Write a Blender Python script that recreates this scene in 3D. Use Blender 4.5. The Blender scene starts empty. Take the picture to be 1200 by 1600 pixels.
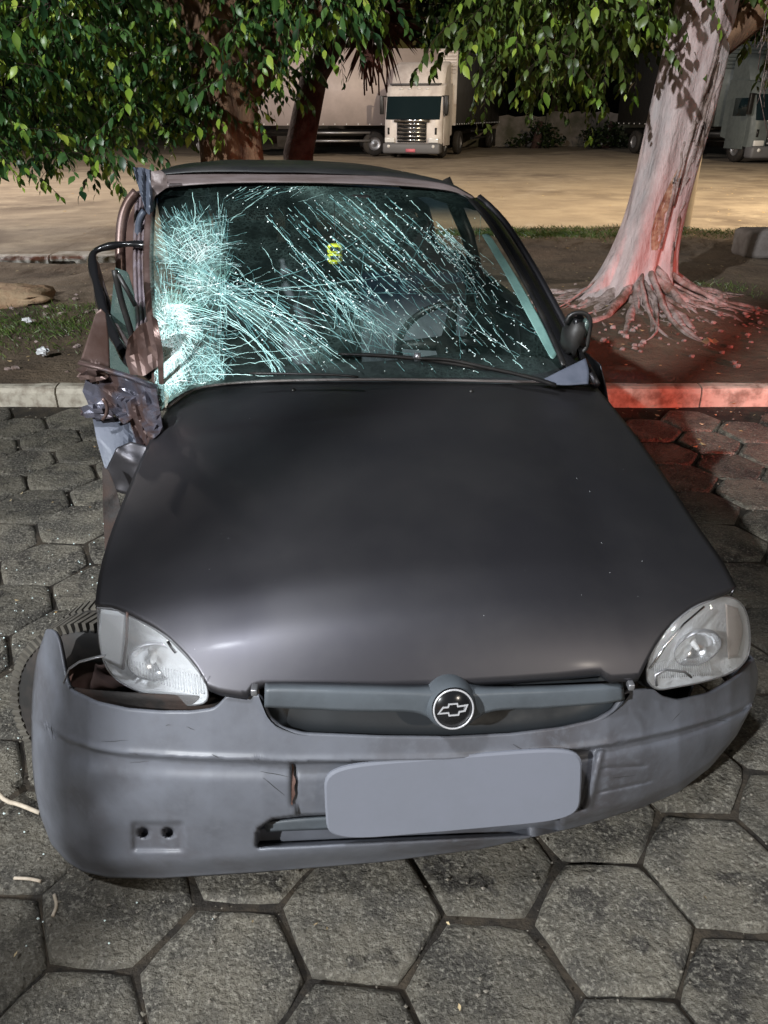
import bpy, bmesh, math, random
import numpy as np
from mathutils import Vector, Matrix, noise
random.seed(7); rng = np.random.default_rng(7)
S = bpy.context.scene; COL = S.collection
R = math.radians
# ------------------------------------------------------------------ camera, sky, lamps
F = 1203.0; PITCH = R(27.3); CH = 1.6
cam = bpy.data.cameras.new('camera'); co = bpy.data.objects.new('camera', cam); COL.objects.link(co)
co.location = (0, 0, CH); co.rotation_euler = (math.pi/2 - PITCH, 0, 0)
cam.sensor_fit = 'VERTICAL'; cam.sensor_height = 24; cam.lens = 24*F/1600; cam.clip_end = 600; cam.clip_start = .02
S.camera = co
S.render.resolution_x = 768; S.render.resolution_y = 1024
W = bpy.data.worlds.new('World'); S.world = W; W.use_nodes = True
wn = W.node_tree; bg = wn.nodes['Background']
sky = wn.nodes.new('ShaderNodeTexSky'); sky.sky_type = 'NISHITA'; sky.sun_disc = False
sky.sun_elevation = R(2); sky.sun_rotation = R(200)
wn.links.new(sky.outputs[0], bg.inputs[0]); bg.inputs[1].default_value = 0.016
S.view_settings.view_transform = 'Standard'; S.view_settings.look = 'None'
S.view_settings.exposure = .1; S.view_settings.gamma = 1

def lamp_light(name, loc, power, color, radius, spot=None, aim=None, blend=.6):
    l = bpy.data.lights.new(name, 'SPOT' if spot else 'POINT'); l.energy = power; l.color = color; l.shadow_soft_size = radius
    o = bpy.data.objects.new(name, l); COL.objects.link(o); o.location = loc
    if spot:
        l.spot_size = R(spot); l.spot_blend = blend
        o.rotation_euler = (Vector(aim)-Vector(loc)).to_track_quat('-Z', 'Y').to_euler()
    return o
KEY = Vector((-7.6, -8.4, 8.3))
OVER = Vector((-2.4, -1.7, 8.0))
lamp_light('hood_fill_lamp', OVER, 1700, (.90, .94, 1.0), .28, 38, (-.95, .8, 0), .5)  # unseen lamp added for the hood's front gradient, cone kept to the nose
lamp_light('key_lamp', KEY, 11800, (.95, .98, 1.0), .13, 80, (1, 5, 0), .5)
lamp_light('fill_lamp', (6.5, -7.0, 7.0), 900, (1, .90, .78), .15, 110, (1.0, 2.0, 0), .6)
lamp_light('yard_lamp', (10.5, 13.0, 9.0), 11500, (1, .81, .56), .2, 104, (4.4, 21.0, 0), .7)
lamp_light('yard_lamp_west', (-13.5, 19, 9.0), 8000, (1, .89, .80), .2, 150, (-10, 21, 0), .5)
lamp_light('red_lamp', (5.6, .6, .80), 1400, (1, .085, .05), .06, 46, (3.7, 3.1, -.08), .9)

# ------------------------------------------------------------------ projection helpers (metric, from the camera above)
def ray(px, py):
    x = (px-600)/F; y = -(py-800)/F
    return np.array([x, math.cos(PITCH)+y*math.sin(PITCH), -math.sin(PITCH)+y*math.cos(PITCH)])
PSI = R(7); NOSE = np.array([.131, 1.126])
AX = np.array([-math.sin(PSI), math.cos(PSI)]); RX = np.array([math.cos(PSI), math.sin(PSI)])
def atY(px, py, Y):
    d = ray(px, py); P = d*(Y/d[1]); P[2] += CH; return P
def atZ(px, py, z):
    d = ray(px, py); P = d*((z-CH)/d[2]); P[2] += CH; return P
def atL(px, py, yl):
    d = ray(px, py); P = d*((yl+NOSE@AX)/(d[:2]@AX)); P[2] += CH; return P
def loc(P):
    v = np.asarray(P)[:2]-NOSE; return v@RX, v@AX
def L(x, y, z):
    p = NOSE+x*RX+y*AX; return np.array([p[0], p[1], z])
def pix(P):
    v = np.asarray(P, float)-np.array([0, 0, CH])
    z = v[1]*math.cos(PITCH)-v[2]*math.sin(PITCH); u = v[1]*math.sin(PITCH)+v[2]*math.cos(PITCH)
    return 600+F*v[0]/z, 800-F*u/z

# ------------------------------------------------------------------ materials
MATS = {}
def mat(name, col, rough=.6, metal=0, col2=None, nscale=6, nlo=.4, nhi=.65, bump=None, bump2=None, coat=0, spec=.5,
        world=False, rand=0, stretch=None, emit=None, sub=0, col3=None, n3=1.5, speck=None, rvar=.09, c3r=(.5, .68)):
    m = bpy.data.materials.new(name); m.use_nodes = True; t = m.node_tree; N = t.nodes; K = t.links
    b = N['Principled BSDF']; b.inputs['Roughness'].default_value = rough; b.inputs['Metallic'].default_value = metal
    b.inputs['Coat Weight'].default_value = coat; b.inputs['Coat Roughness'].default_value = .12
    b.inputs['Specular IOR Level'].default_value = spec
    b.inputs['Base Color'].default_value = (*col, 1)
    if world:
        g = N.new('ShaderNodeNewGeometry'); vec = g.outputs['Position']
    else:
        g = N.new('ShaderNodeTexCoord'); vec = g.outputs['Object']
    if stretch:
        mp = N.new('ShaderNodeMapping'); mp.inputs['Scale'].default_value = stretch; K.new(vec, mp.inputs[0]); vec = mp.outputs[0]
    cur = None
    def nz(scale, detail=6):
        n = N.new('ShaderNodeTexNoise'); n.inputs['Scale'].default_value = scale; n.inputs['Detail'].default_value = detail
        n.inputs['Roughness'].default_value = .62; K.new(vec, n.inputs['Vector']); return n
    def mix(a, bcol, fac):
        mx = N.new('ShaderNodeMix'); mx.data_type = 'RGBA'
        if hasattr(a, 'links'): K.new(a, mx.inputs[6])
        else: mx.inputs[6].default_value = (*a, 1)
        if hasattr(bcol, 'links'): K.new(bcol, mx.inputs[7])
        else: mx.inputs[7].default_value = (*bcol, 1)
        K.new(fac, mx.inputs[0]); return mx.outputs[2]
    cur = col
    if col2:
        n = nz(nscale); r = N.new('ShaderNodeMapRange'); r.inputs[1].default_value = nlo; r.inputs[2].default_value = nhi
        K.new(n.outputs[0], r.inputs[0]); cur = mix(cur, col2, r.outputs[0])
        rr = N.new('ShaderNodeMapRange'); rr.inputs[3].default_value = max(0.03, rough-rvar); rr.inputs[4].default_value = min(1, rough+rvar)
        K.new(r.outputs[0], rr.inputs[0]); K.new(rr.outputs[0], b.inputs['Roughness'])
    if col3:
        n = nz(n3, 4); r = N.new('ShaderNodeMapRange'); r.inputs[1].default_value = c3r[0]; r.inputs[2].default_value = c3r[1]
        K.new(n.outputs[0], r.inputs[0]); cur = mix(cur, col3, r.outputs[0])
    if speck:
        n = nz(speck[0], 4); r = N.new('ShaderNodeMapRange'); r.inputs[1].default_value = .5; r.inputs[2].default_value = .72; K.new(n.outputs[0], r.inputs[0]); cur = mix(cur, speck[1], r.outputs[0])
    if rand:
        oi = N.new('ShaderNodeObjectInfo'); mr = N.new('ShaderNodeMapRange'); mr.inputs[3].default_value = 1-rand; mr.inputs[4].default_value = 1+rand
        K.new(oi.outputs['Random'], mr.inputs[0]); vm = N.new('ShaderNodeVectorMath'); vm.operation = 'SCALE'
        if hasattr(cur, 'links'): K.new(cur, vm.inputs[0])
        else: vm.inputs[0].default_value = cur
        K.new(mr.outputs[0], vm.inputs['Scale']); cur = vm.outputs[0]
    if hasattr(cur, 'links'): K.new(cur, b.inputs['Base Color'])
    last = None
    for bp in (bump, bump2):
        if bp:
            n = nz(bp[0], 8); bn = N.new('ShaderNodeBump'); bn.inputs['Strength'].default_value = bp[1]; bn.inputs['Distance'].default_value = bp[2]
            K.new(n.outputs[0], bn.inputs['Height'])
            if last: K.new(last, bn.inputs['Normal'])
            last = bn.outputs[0]
    if last: K.new(last, b.inputs['Normal'])
    if emit:
        b.inputs['Emission Color'].default_value = (*emit[0], 1); b.inputs['Emission Strength'].default_value = emit[1]
    MATS[name] = m; return m
mat('paver', (.160, .144, .113), .62, col2=(.068, .062, .052), nscale=5.5, nlo=.42, nhi=.6, bump=(26, 1.0, .026), bump2=(80, 1.0, .016), world=True, rand=.25, col3=(.045, .040, .034), n3=4.6, c3r=(.565, .625), speck=(110, (.32, .30, .25)), rvar=.12)
mat('joint', (.012, .009, .006), .95, col2=(.05, .038, .025), nscale=14, bump=(60, .8, .01), world=True)
mat('kerb', (.50, .46, .38), .85, col2=(.22, .18, .14), nscale=9, nlo=.45, bump=(30, .7, .008), world=True, rand=.1)
mat('kerb_white', (.60, .58, .54), .8, col2=(.3, .27, .22), nscale=5, bump=(30, .5, .006), world=True)
mat('dirt', (.155, .110, .072), .95, col2=(.075, .052, .034), nscale=2.2, bump=(14, .9, .04), bump2=(70, .9, .01), world=True, col3=(.17, .13, .09), n3=.8)
mat('yard', (.33, .27, .20), .92, col2=(.23, .185, .14), nscale=.7, bump=(5, .5, .04), bump2=(40, .5, .01), world=True, col3=(.13, .10, .075), n3=.22, nlo=.35, speck=(1.1, (.36, .30, .225)))
mat('hood', (.074, .072, .082), .44, .85, col2=(.092, .089, .095), nscale=2.2, bump=(160, .03, .001), spec=.6, coat=.03, rvar=.02)
mat('roofpaint', (.03, .032, .036), .42, .4, col2=(.05, .05, .05), nscale=4)
mat('bumper', (.132, .140, .163), .46, 0, col2=(.092, .096, .110), nscale=10, nlo=.42, nhi=.75, rvar=.04, speck=(45, (.128, .135, .155)), bump=(35, .06, .002), bump2=(220, .06, .001), col3=(.085, .082, .09), n3=3)
mat('grille', (.10, .115, .13), .45, 0, col2=(.07, .08, .09), nscale=8)
mat('darkgrey', (.022, .026, .030), .5, col2=(.014, .016, .019), nscale=6)
mat('plate', (.170, .180, .215), .6, col2=(.155, .165, .195), nscale=5)
mat('black', (.012, .012, .013), .45, col2=(.022, .02, .018), nscale=9)
mat('blackgloss', (.01, .01, .011), .18)
mat('bay', (.012, .010, .009), .8, col2=(.05, .028, .02), nscale=9, bump=(20, .5, .01))
mat('chrome', (.75, .75, .76), .2, 1)
mat('reflector', (.96, .97, .98), .28, .2, bump=(16, .6, .02), bump2=(60, .3, .006))
mat('silver', (.55, .55, .57), .35, .35)
mat('darkrust', (.03, .016, .013), .8, col2=(.06, .035, .03), nscale=20)
mat('metal_crush', (.115, .115, .145), .36, .4, col2=(.085, .055, .05), nscale=9, nlo=.48, nhi=.58, bump=(9, .25, .012), stretch=(1, 1, .4))
mat('metal_blue', (.065, .078, .105), .5, .1, col2=(.11, .12, .16), nscale=5, bump=(12, .2, .01))
mat('pillar', (.27, .23, .26), .4, .3, col2=(.15, .11, .10), nscale=10, stretch=(4, 4, .6))
mat('brownmetal', (.10, .06, .05), .4, .5, col2=(.17, .12, .11), nscale=8)
mat('header', (.20, .165, .165), .5, .1, col2=(.13, .10, .095), nscale=9, stretch=(1, 4, 4))
mat('rubber', (.016, .015, .014), .8, col2=(.035, .028, .024), nscale=12)
mat('tread', (.065, .058, .048), .85, col2=(.12, .11, .09), nscale=12)
mat('rust', (.06, .025, .018), .7, col2=(.13, .075, .06), nscale=10)
mat('seat', (.14, .15, .17), .9, col2=(.10, .11, .13), nscale=14)
mat('dash', (.03, .032, .036), .7)
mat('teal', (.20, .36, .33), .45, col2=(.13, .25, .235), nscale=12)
mat('bark', (.62, .50, .49), .85, col2=(.42, .31, .30), nscale=9, bump=(26, 1.0, .022), bump2=(5, .6, .05), stretch=(1, 1, .35), col3=(.44, .40, .40), n3=4)
mat('root', (.44, .35, .33), .9, col2=(.13, .085, .06), nscale=8, bump=(24, 1.0, .03))
mat('wound', (.30, .15, .09), .8, col2=(.50, .36, .25), nscale=14, bump=(40, .9, .02), col3=(.16, .06, .05), n3=9)
mat('bark_brown', (.21, .12, .065), .9, col2=(.10, .055, .035), nscale=7, bump=(20, .9, .02), stretch=(1, 1, .4))
mat('bark_dark', (.07, .035, .028), .9, col2=(.035, .02, .018), nscale=7, bump=(20, .9, .02))
mat('concrete', (.44, .36, .27), .8, col2=(.33, .27, .21), nscale=3, bump=(30, .3, .005))
mat('block', (.22, .20, .19), .85, col2=(.15, .13, .12), nscale=6, bump=(20, .5, .01))
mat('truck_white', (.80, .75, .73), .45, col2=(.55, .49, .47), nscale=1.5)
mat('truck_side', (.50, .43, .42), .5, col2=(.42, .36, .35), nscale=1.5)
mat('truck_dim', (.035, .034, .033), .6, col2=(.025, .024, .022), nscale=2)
mat('truck_teal', (.13, .15, .15), .5, col2=(.10, .12, .12))
mat('truck_grey', (.14, .14, .15), .5)
mat('truck_glass', (.01, .02, .024), .06, 0, spec=.8)
mat('redplate', (.75, .20, .26), .5)
mat('lamp_glass', (.8, .8, .8), .15)
mat('wallpaint', (.20, .17, .15), .9, col2=(.08, .075, .05), nscale=.9, bump=(4, .5, .03), col3=(.05, .055, .03), n3=.5)
mat('stickwood', (.50, .43, .34), .7, col2=(.35, .29, .22), nscale=20)
mat('yellow', (.95, .95, .04), .4, emit=None)
mat('white', (.7, .72, .74), .6)
mat('clay', (.33, .20, .12), .9, col2=(.42, .31, .20), nscale=6, bump=(15, .9, .03))
mat('palmdead', (.15, .052, .035), .8, col2=(.08, .03, .022), nscale=8)
mat('galv', (.4, .4, .42), .4, .8)
mat('pebble', (.20, .18, .15), .9, rand=.0, col2=(.10, .09, .07), nscale=30, world=True)
mat('litter', (.36, .24, .11), .8, col2=(.5, .42, .26), nscale=5, world=True)

def leafmat(name, c1, c2, c3, bright=1):
    m = bpy.data.materials.new(name); m.use_nodes = True; t = m.node_tree; N = t.nodes; K = t.links
    b = N['Principled BSDF']; b.inputs['Roughness'].default_value = .38; b.inputs['Specular IOR Level'].default_value = .45
    g = N.new('ShaderNodeNewGeometry'); oi = N.new('ShaderNodeObjectInfo')
    ad = N.new('ShaderNodeMath'); ad.operation = 'ADD'; K.new(g.outputs['Random Per Island'], ad.inputs[0]); K.new(oi.outputs['Random'], ad.inputs[1])
    fr = N.new('ShaderNodeMath'); fr.operation = 'FRACT'; K.new(ad.outputs[0], fr.inputs[0])
    cr = N.new('ShaderNodeValToRGB'); K.new(fr.outputs[0], cr.inputs[0]); e = cr.color_ramp.elements
    e[0].position = 0; e[0].color = (*c1, 1); e[1].position = 1; e[1].color = (*c3, 1)
    x = e.new(.55); x.color = (*c2, 1); x = e.new(.86); x.color = (*[(a+q)/2 for a, q in zip(c2, c3)], 1)
    K.new(cr.outputs[0], b.inputs['Base Color'])
    tr = N.new('ShaderNodeBsdfTranslucent'); K.new(cr.outputs[0], tr.inputs[0])
    mx = N.new('ShaderNodeMixShader'); mx.inputs[0].default_value = .22
    K.new(b.outputs[0], mx.inputs[1]); K.new(tr.outputs[0], mx.inputs[2]); K.new(mx.outputs[0], N['Material Output'].inputs[0])
    MATS[name] = m
leafmat('leaf', (.020, .062, .026), (.052, .130, .034), (.11, .22, .045))
leafmat('leaf_olive', (.034, .062, .014), (.085, .135, .028), (.17, .24, .045))
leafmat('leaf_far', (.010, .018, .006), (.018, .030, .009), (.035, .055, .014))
leafmat('leaf_young', (.10, .20, .030), (.22, .36, .045), (.42, .52, .08))
leafmat('grassblade', (.035, .075, .012), (.07, .13, .02), (.16, .20, .045))

def facing_fac(N, K, base, top, normal=None):
    lw = N.new('ShaderNodeLayerWeight'); lw.inputs[0].default_value = .5
    if normal: K.new(normal, lw.inputs['Normal'])
    pw = N.new('ShaderNodeMath'); pw.operation = 'POWER'; pw.inputs[1].default_value = 4; K.new(lw.outputs['Facing'], pw.inputs[0])
    ma = N.new('ShaderNodeMath'); ma.operation = 'MULTIPLY_ADD'; ma.inputs[1].default_value = top; ma.inputs[2].default_value = base; K.new(pw.outputs[0], ma.inputs[0]); return ma
def clear_mat(name, tint, gloss=.10, rough=.05, white=None, ribs=None):
    m = bpy.data.materials.new(name); m.use_nodes = True; t = m.node_tree; N = t.nodes; K = t.links
    out = N['Material Output']; N.remove(N['Principled BSDF'])
    tr = N.new('ShaderNodeBsdfTransparent'); tr.inputs[0].default_value = (*tint, 1)
    gl = N.new('ShaderNodeBsdfGlossy'); gl.inputs['Roughness'].default_value = rough
    mr = facing_fac(N, K, .04+gloss*.5, .9)
    mx = N.new('ShaderNodeMixShader'); K.new(mr.outputs[0], mx.inputs[0]); K.new(tr.outputs[0], mx.inputs[1]); K.new(gl.outputs[0], mx.inputs[2])
    if white:
        df = N.new('ShaderNodeBsdfDiffuse'); df.inputs[0].default_value = (*white[0], 1)
        m2 = N.new('ShaderNodeMixShader'); m2.inputs[0].default_value = white[1]
        K.new(mx.outputs[0], m2.inputs[1]); K.new(df.outputs[0], m2.inputs[2]); mx = m2
    if ribs:
        tc = N.new('ShaderNodeTexCoord'); wv = N.new('ShaderNodeTexWave'); wv.inputs['Scale'].default_value = ribs; wv.bands_direction = 'X'
        wv.inputs['Distortion'].default_value = .4
        K.new(tc.outputs['Object'], wv.inputs['Vector']); bn = N.new('ShaderNodeBump'); bn.inputs['Strength'].default_value = .5; bn.inputs['Distance'].default_value = .004
        K.new(wv.outputs[0], bn.inputs['Height']); K.new(bn.outputs[0], gl.inputs['Normal'])
    K.new(mx.outputs[0], out.inputs[0]); MATS[name] = m; return m
clear_mat('lens', (.97, .98, .99), .12, .03, ((.93, .95, .98), .13), ribs=95)
clear_mat('sideglass', (.45, .55, .52), .2, .1, ((.2, .3, .28), .25))
clear_mat('darkglass', (.06, .07, .075), .1, .08)

def windshield_mat():
    m = bpy.data.materials.new('windshield_glass'); m.use_nodes = True; t = m.node_tree; N = t.nodes; K = t.links
    out = N['Material Output']; N.remove(N['Principled BSDF'])
    a1 = N.new('ShaderNodeAttribute'); a1.attribute_name = 'craze_haze'; sx = N.new('ShaderNodeSeparateColor'); K.new(a1.outputs['Color'], sx.inputs[0])
    tr = N.new('ShaderNodeBsdfTransparent')
    mc = N.new('ShaderNodeMix'); mc.data_type = 'RGBA'; mc.inputs[6].default_value = (.84, .92, .89, 1); mc.inputs[7].default_value = (.02, .05, .11, 1)
    K.new(sx.outputs[1], mc.inputs[0]); K.new(mc.outputs[2], tr.inputs[0])
    gl = N.new('ShaderNodeBsdfGlossy'); gl.inputs['Roughness'].default_value = .07; gl.inputs[0].default_value = (.6, .8, .85, 1)
    fr = facing_fac(N, K, .035, .7)
    mx = N.new('ShaderNodeMixShader'); K.new(fr.outputs[0], mx.inputs[0]); K.new(tr.outputs[0], mx.inputs[1]); K.new(gl.outputs[0], mx.inputs[2])
    tc = N.new('ShaderNodeTexCoord')
    ns = N.new('ShaderNodeTexNoise'); ns.inputs['Scale'].default_value = 9; ns.inputs['Detail'].default_value = 3; K.new(tc.outputs['Object'], ns.inputs['Vector'])
    vm = N.new('ShaderNodeVectorMath'); vm.operation = 'MULTIPLY_ADD'; K.new(ns.outputs['Color'], vm.inputs[0]); vm.inputs[1].default_value = (.12, .12, .12); K.new(tc.outputs['Object'], vm.inputs[2])
    acc = None
    for sc, w in ((26, .05), (60, .075), (110, .09)):
        v = N.new('ShaderNodeTexVoronoi'); v.feature = 'DISTANCE_TO_EDGE'; v.inputs['Scale'].default_value = sc; K.new(vm.outputs[0], v.inputs['Vector'])
        r = N.new('ShaderNodeMapRange'); r.inputs[1].default_value = 0; r.inputs[2].default_value = w; r.inputs[3].default_value = 1; r.inputs[4].default_value = 0
        K.new(v.outputs['Distance'], r.inputs[0])
        if acc is None: acc = r.outputs[0]
        else:
            mm = N.new('ShaderNodeMath'); mm.operation = 'MAXIMUM'; K.new(acc, mm.inputs[0]); K.new(r.outputs[0], mm.inputs[1]); acc = mm.outputs[0]
    # blotchy density
    n2 = N.new('ShaderNodeTexNoise'); n2.inputs['Scale'].default_value = 7; n2.inputs['Detail'].default_value = 5; K.new(tc.outputs['Object'], n2.inputs['Vector'])
    r2 = N.new('ShaderNodeMapRange'); r2.inputs[1].default_value = .42; r2.inputs[2].default_value = .62; r2.inputs[3].default_value = .15; K.new(n2.outputs[0], r2.inputs[0])
    p = N.new('ShaderNodeMath'); p.operation = 'MULTIPLY'; K.new(acc, p.inputs[0]); K.new(r2.outputs[0], p.inputs[1])
    p2 = N.new('ShaderNodeMath'); p2.operation = 'MULTIPLY_ADD'; p2.inputs[1].default_value = .85; p2.inputs[2].default_value = .16; K.new(p.outputs[0], p2.inputs[0])
    p3 = N.new('ShaderNodeMath'); p3.operation = 'MULTIPLY'; K.new(p2.outputs[0], p3.inputs[0]); K.new(sx.outputs[0], p3.inputs[1])
    df = N.new('ShaderNodeBsdfDiffuse'); df.inputs[0].default_value = (.42, .68, .62, 1)
    m2 = N.new('ShaderNodeMixShader'); K.new(p3.outputs[0], m2.inputs[0]); K.new(mx.outputs[0], m2.inputs[1]); K.new(df.outputs[0], m2.inputs[2])
    K.new(m2.outputs[0], out.inputs[0]); MATS['windshield_glass'] = m
windshield_mat()
mat('crack', (.46, .74, .71), .25, 0, spec=.9)
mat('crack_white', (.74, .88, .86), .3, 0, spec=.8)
mat('crack_dim', (.13, .29, .29), .3, 0, spec=.8)

# ------------------------------------------------------------------ mesh helpers
WO = {}
def worg(p): return WO.get(p.name, Vector((0, 0, 0))) if p else Vector((0, 0, 0))
def setp(o, label=None, cat=None, group=None, kind=None):
    if label: o['label'] = label
    if cat: o['category'] = cat
    if group: o['group'] = group
    if kind: o['kind'] = kind
    return o
def empty(name, l, label=None, cat=None, group=None, kind=None):
    o = bpy.data.objects.new(name, None); COL.objects.link(o); o.location = l; o.empty_display_size = .2; WO[o.name] = Vector(l)
    return setp(o, label, cat, group, kind)
def mk(name, V, Fc, m, parent=None, smooth=True, solid=0, label=None, cat=None, group=None, kind=None, bevel=0, origin=None):
    org = worg(parent) if parent else Vector(origin if origin is not None else (0, 0, 0))
    V = np.asarray(V, float).reshape(-1, 3)-np.array(org)
    me = bpy.data.meshes.new(name); me.from_pydata(V.tolist(), [], [tuple(int(i) for i in f) for f in Fc]); me.update()
    me.materials.append(MATS[m])
    if smooth: me.polygons.foreach_set('use_smooth', [True]*len(me.polygons))
    o = bpy.data.objects.new(name, me); COL.objects.link(o)
    if parent: o.parent = parent
    else: o.location = org
    WO[o.name] = org
    if solid:
        s = o.modifiers.new('s', 'SOLIDIFY'); s.thickness = abs(solid); s.offset = 0 if solid > 0 else 1
    if bevel:
        b = o.modifiers.new('b', 'BEVEL'); b.width = bevel; b.segments = 2; b.limit_method = 'ANGLE'
    return setp(o, label, cat, group, kind)
class MB:
    def __init__(s): s.v = []; s.f = []
    def add(s, V, Fc):
        k = len(s.v); s.v.extend([tuple(map(float, p)) for p in V]); s.f.extend([tuple(int(i)+k for i in f) for f in Fc]); return s
    def build(s, name, m, parent=None, **kw): return mk(name, s.v, s.f, m, parent, **kw)
    def box(s, c, d, M=None):
        x, y, z = [q/2 for q in d]; V = [Vector(p) for p in ((-x, -y, -z), (x, -y, -z), (x, y, -z), (-x, y, -z), (-x, -y, z), (x, -y, z), (x, y, z), (-x, y, z))]
        if M: V = [M @ p for p in V]
        V = [p+Vector(c) for p in V]
        return s.add(V, [(0, 3, 2, 1), (4, 5, 6, 7), (0, 1, 5, 4), (1, 2, 6, 5), (2, 3, 7, 6), (3, 0, 4, 7)])
    def tube(s, pts, rad, n=8, cap=True, flat=1.0):
        pts = [Vector(p) for p in pts]; rad = rad if hasattr(rad, '__len__') else [rad]*len(pts)
        V = []; up = Vector((0, 0, 1))
        for i, p in enumerate(pts):
            d = (pts[min(i+1, len(pts)-1)]-pts[max(i-1, 0)]).normalized()
            if i == 0:
                u = d.orthogonal().normalized() if abs(d.dot(up)) > .95 else d.cross(up).normalized()
            else: u = (u-d*u.dot(d)).normalized()
            w = d.cross(u)
            for k in range(n):
                a = 2*math.pi*k/n; V.append(p+u*math.cos(a)*rad[i]+w*math.sin(a)*rad[i]*flat)
        Fc = []
        for i in range(len(pts)-1):
            for k in range(n):
                Fc.append((i*n+k, i*n+(k+1) % n, (i+1)*n+(k+1) % n, (i+1)*n+k))
        if cap: Fc.append(tuple(range(n))[::-1]); Fc.append(tuple((len(pts)-1)*n+k for k in range(n)))
        return s.add(V, Fc)
    def ribbon(s, pts, w, nrm):
        V = []; 
        for i, p in enumerate(pts):
            d = (pts[min(i+1, len(pts)-1)]-pts[max(i-1, 0)]); q = np.cross(d, nrm); q = q/(np.linalg.norm(q)+1e-9)
            ww = w if not hasattr(w, '__len__') else w[i]
            V += [p-q*ww/2, p+q*ww/2]
        return s.add(V, [(2*i, 2*i+1, 2*i+3, 2*i+2) for i in range(len(pts)-1)])
def gridf(nv, nu, wrap=False):
    Fc = []
    for j in range(nv-1):
        for i in range(nu if wrap else nu-1):
            Fc.append((j*nu+i, j*nu+(i+1) % nu, (j+1)*nu+(i+1) % nu, (j+1)*nu+i))
    return Fc
def curve(pts, n, smooth=True):
    """resample a polyline (Catmull-Rom) to n points of even arc length"""
    P = np.array(pts, float); k = len(P)
    if k > 2 and smooth:
        Q = np.vstack([2*P[0]-P[1], P, 2*P[-1]-P[-2]]); out = []
        for i in range(1, k):
            p0, p1, p2, p3 = Q[i-1], Q[i], Q[i+1], Q[i+2]
            for t in np.linspace(0, 1, 14, endpoint=False):
                out.append(.5*((2*p1)+(-p0+p2)*t+(2*p0-5*p1+4*p2-p3)*t*t+(-p0+3*p1-3*p2+p3)*t**3))
        out.append(P[-1]); P = np.array(out)
    s = np.r_[0, np.cumsum(np.linalg.norm(np.diff(P, axis=0), axis=1))]; u = np.linspace(0, s[-1], n)
    return np.stack([np.interp(u, s, P[:, c]) for c in range(P.shape[1])], 1)
def coons(T, B, Lf, Rt, nu, nv, smooth=True):
    T = curve(T, nu, smooth); B = curve(B, nu, smooth); Lf = curve(Lf, nv, smooth); Rt = curve(Rt, nv, smooth)
    u = np.linspace(0, 1, nu)[None, :, None]; v = np.linspace(0, 1, nv)[:, None, None]
    return ((1-v)*T[None]+v*B[None]+(1-u)*Lf[:, None]+u*Rt[:, None]
            - ((1-u)*(1-v)*T[0]+u*(1-v)*T[-1]+(1-u)*v*B[0]+u*v*B[-1]))
def lift(G, fn): return np.array([[fn(*q) for q in row] for row in G])
def sm(a, b, x):
    t = np.clip((x-a)/(b-a), 0, 1); return t*t*(3-2*t)
def nz3(p, s, seed=0): return noise.noise(Vector((p[0]*s+seed, p[1]*s+seed*.7, p[2]*s)))
def lathe(prof, axis_o, axis_d, n=24, up=None):
    d = Vector(axis_d).normalized(); u = d.orthogonal().normalized(); w = d.cross(u); V = []
    for r, h in prof:
        for k in range(n):
            a = 2*math.pi*k/n; V.append(Vector(axis_o)+d*h+u*math.cos(a)*r+w*math.sin(a)*r)
    return V, gridf(len(prof), n, True)

# ================================================================== GROUND
bed = []
xs = np.linspace(-9, 9, 60); ys = np.linspace(-8, 4.56, 40)
G = np.array([[(x, y, -.017+.009*nz3((x, y, 0), 3)) for x in xs] for y in ys])
pav = mk('pavement', G, gridf(40, 60), 'joint', kind='structure', label='worn hexagonal concrete paving with dirt in the joints')
gnd = np.array([[(x, y, -.06) for x in (-150, 150)] for y in (-120, 300)])
mk('ground', gnd, gridf(2, 2), 'yard', kind='structure', label='bare earth plain reaching to the horizon')
mk('subsoil', [(-9, -8, -.05), (9, -8, -.05), (9, 4.6, -.05), (-9, 4.6, -.05)], [(0, 1, 2, 3)], 'joint', kind='structure')
def paver_mesh(k):
    r = random.Random(k); n = 18; V = []; s = .1845
    def rim(inset, z, jz):
        for i in range(n):
            c, t = divmod(i, 3); a0, a1 = c*math.pi/3, (c+1)*math.pi/3; t = (0, .36, .68)[t]; q = (s-inset)*(.978 if t == 0 else 1)
            x = q*(math.cos(a0)*(1-t)+math.cos(a1)*t); y = q*(math.sin(a0)*(1-t)+math.sin(a1)*t); V.append((x+r.uniform(-.003, .003)*(inset < .01), y+r.uniform(-.003, .003)*(inset < .01), z+r.uniform(-jz, jz)))
    s *= r.uniform(.968, 1.0); rim(.022, 0, .0012); rim(.008, -.0035, .0022); rim(.0, -.012, .003); rim(.002, -.045, 0)
    Fc = [tuple(range(n))]
    for j in range(3):
        for i in range(n): Fc.append((j*n+(i+1) % n, j*n+i, (j+1)*n+i, (j+1)*n+(i+1) % n))
    me = bpy.data.meshes.new('paver'); me.from_pydata(V, [], Fc); me.update(); me.materials.append(MATS['paver'])
    me.polygons.foreach_set('use_smooth', [True]*len(me.polygons)); me.polygons[0].use_smooth = False
    return me
pm = [paver_mesh(k) for k in range(7)]
rot = R(-3.2); cnt = 0; rest = MB(); x0, y0 = -.34, .99
cand = []
for i in range(-20, 22):
    for j in range(-26, 12):
        lx = i*.281; ly = j*.3245+(.162 if i % 2 else 0)
        X = x0+lx*math.cos(rot)-ly*math.sin(rot); Y = y0+lx*math.sin(rot)+ly*math.cos(rot)
        if Y > 4.40 or Y < -7.5: continue
        px, py = pix((X, Y, 0)); vis = (Y > .55 and -110 < px < 1310)
        cand.append((0 if vis else 1, abs(X)+abs(Y-2), X, Y))
cand.sort()
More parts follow.
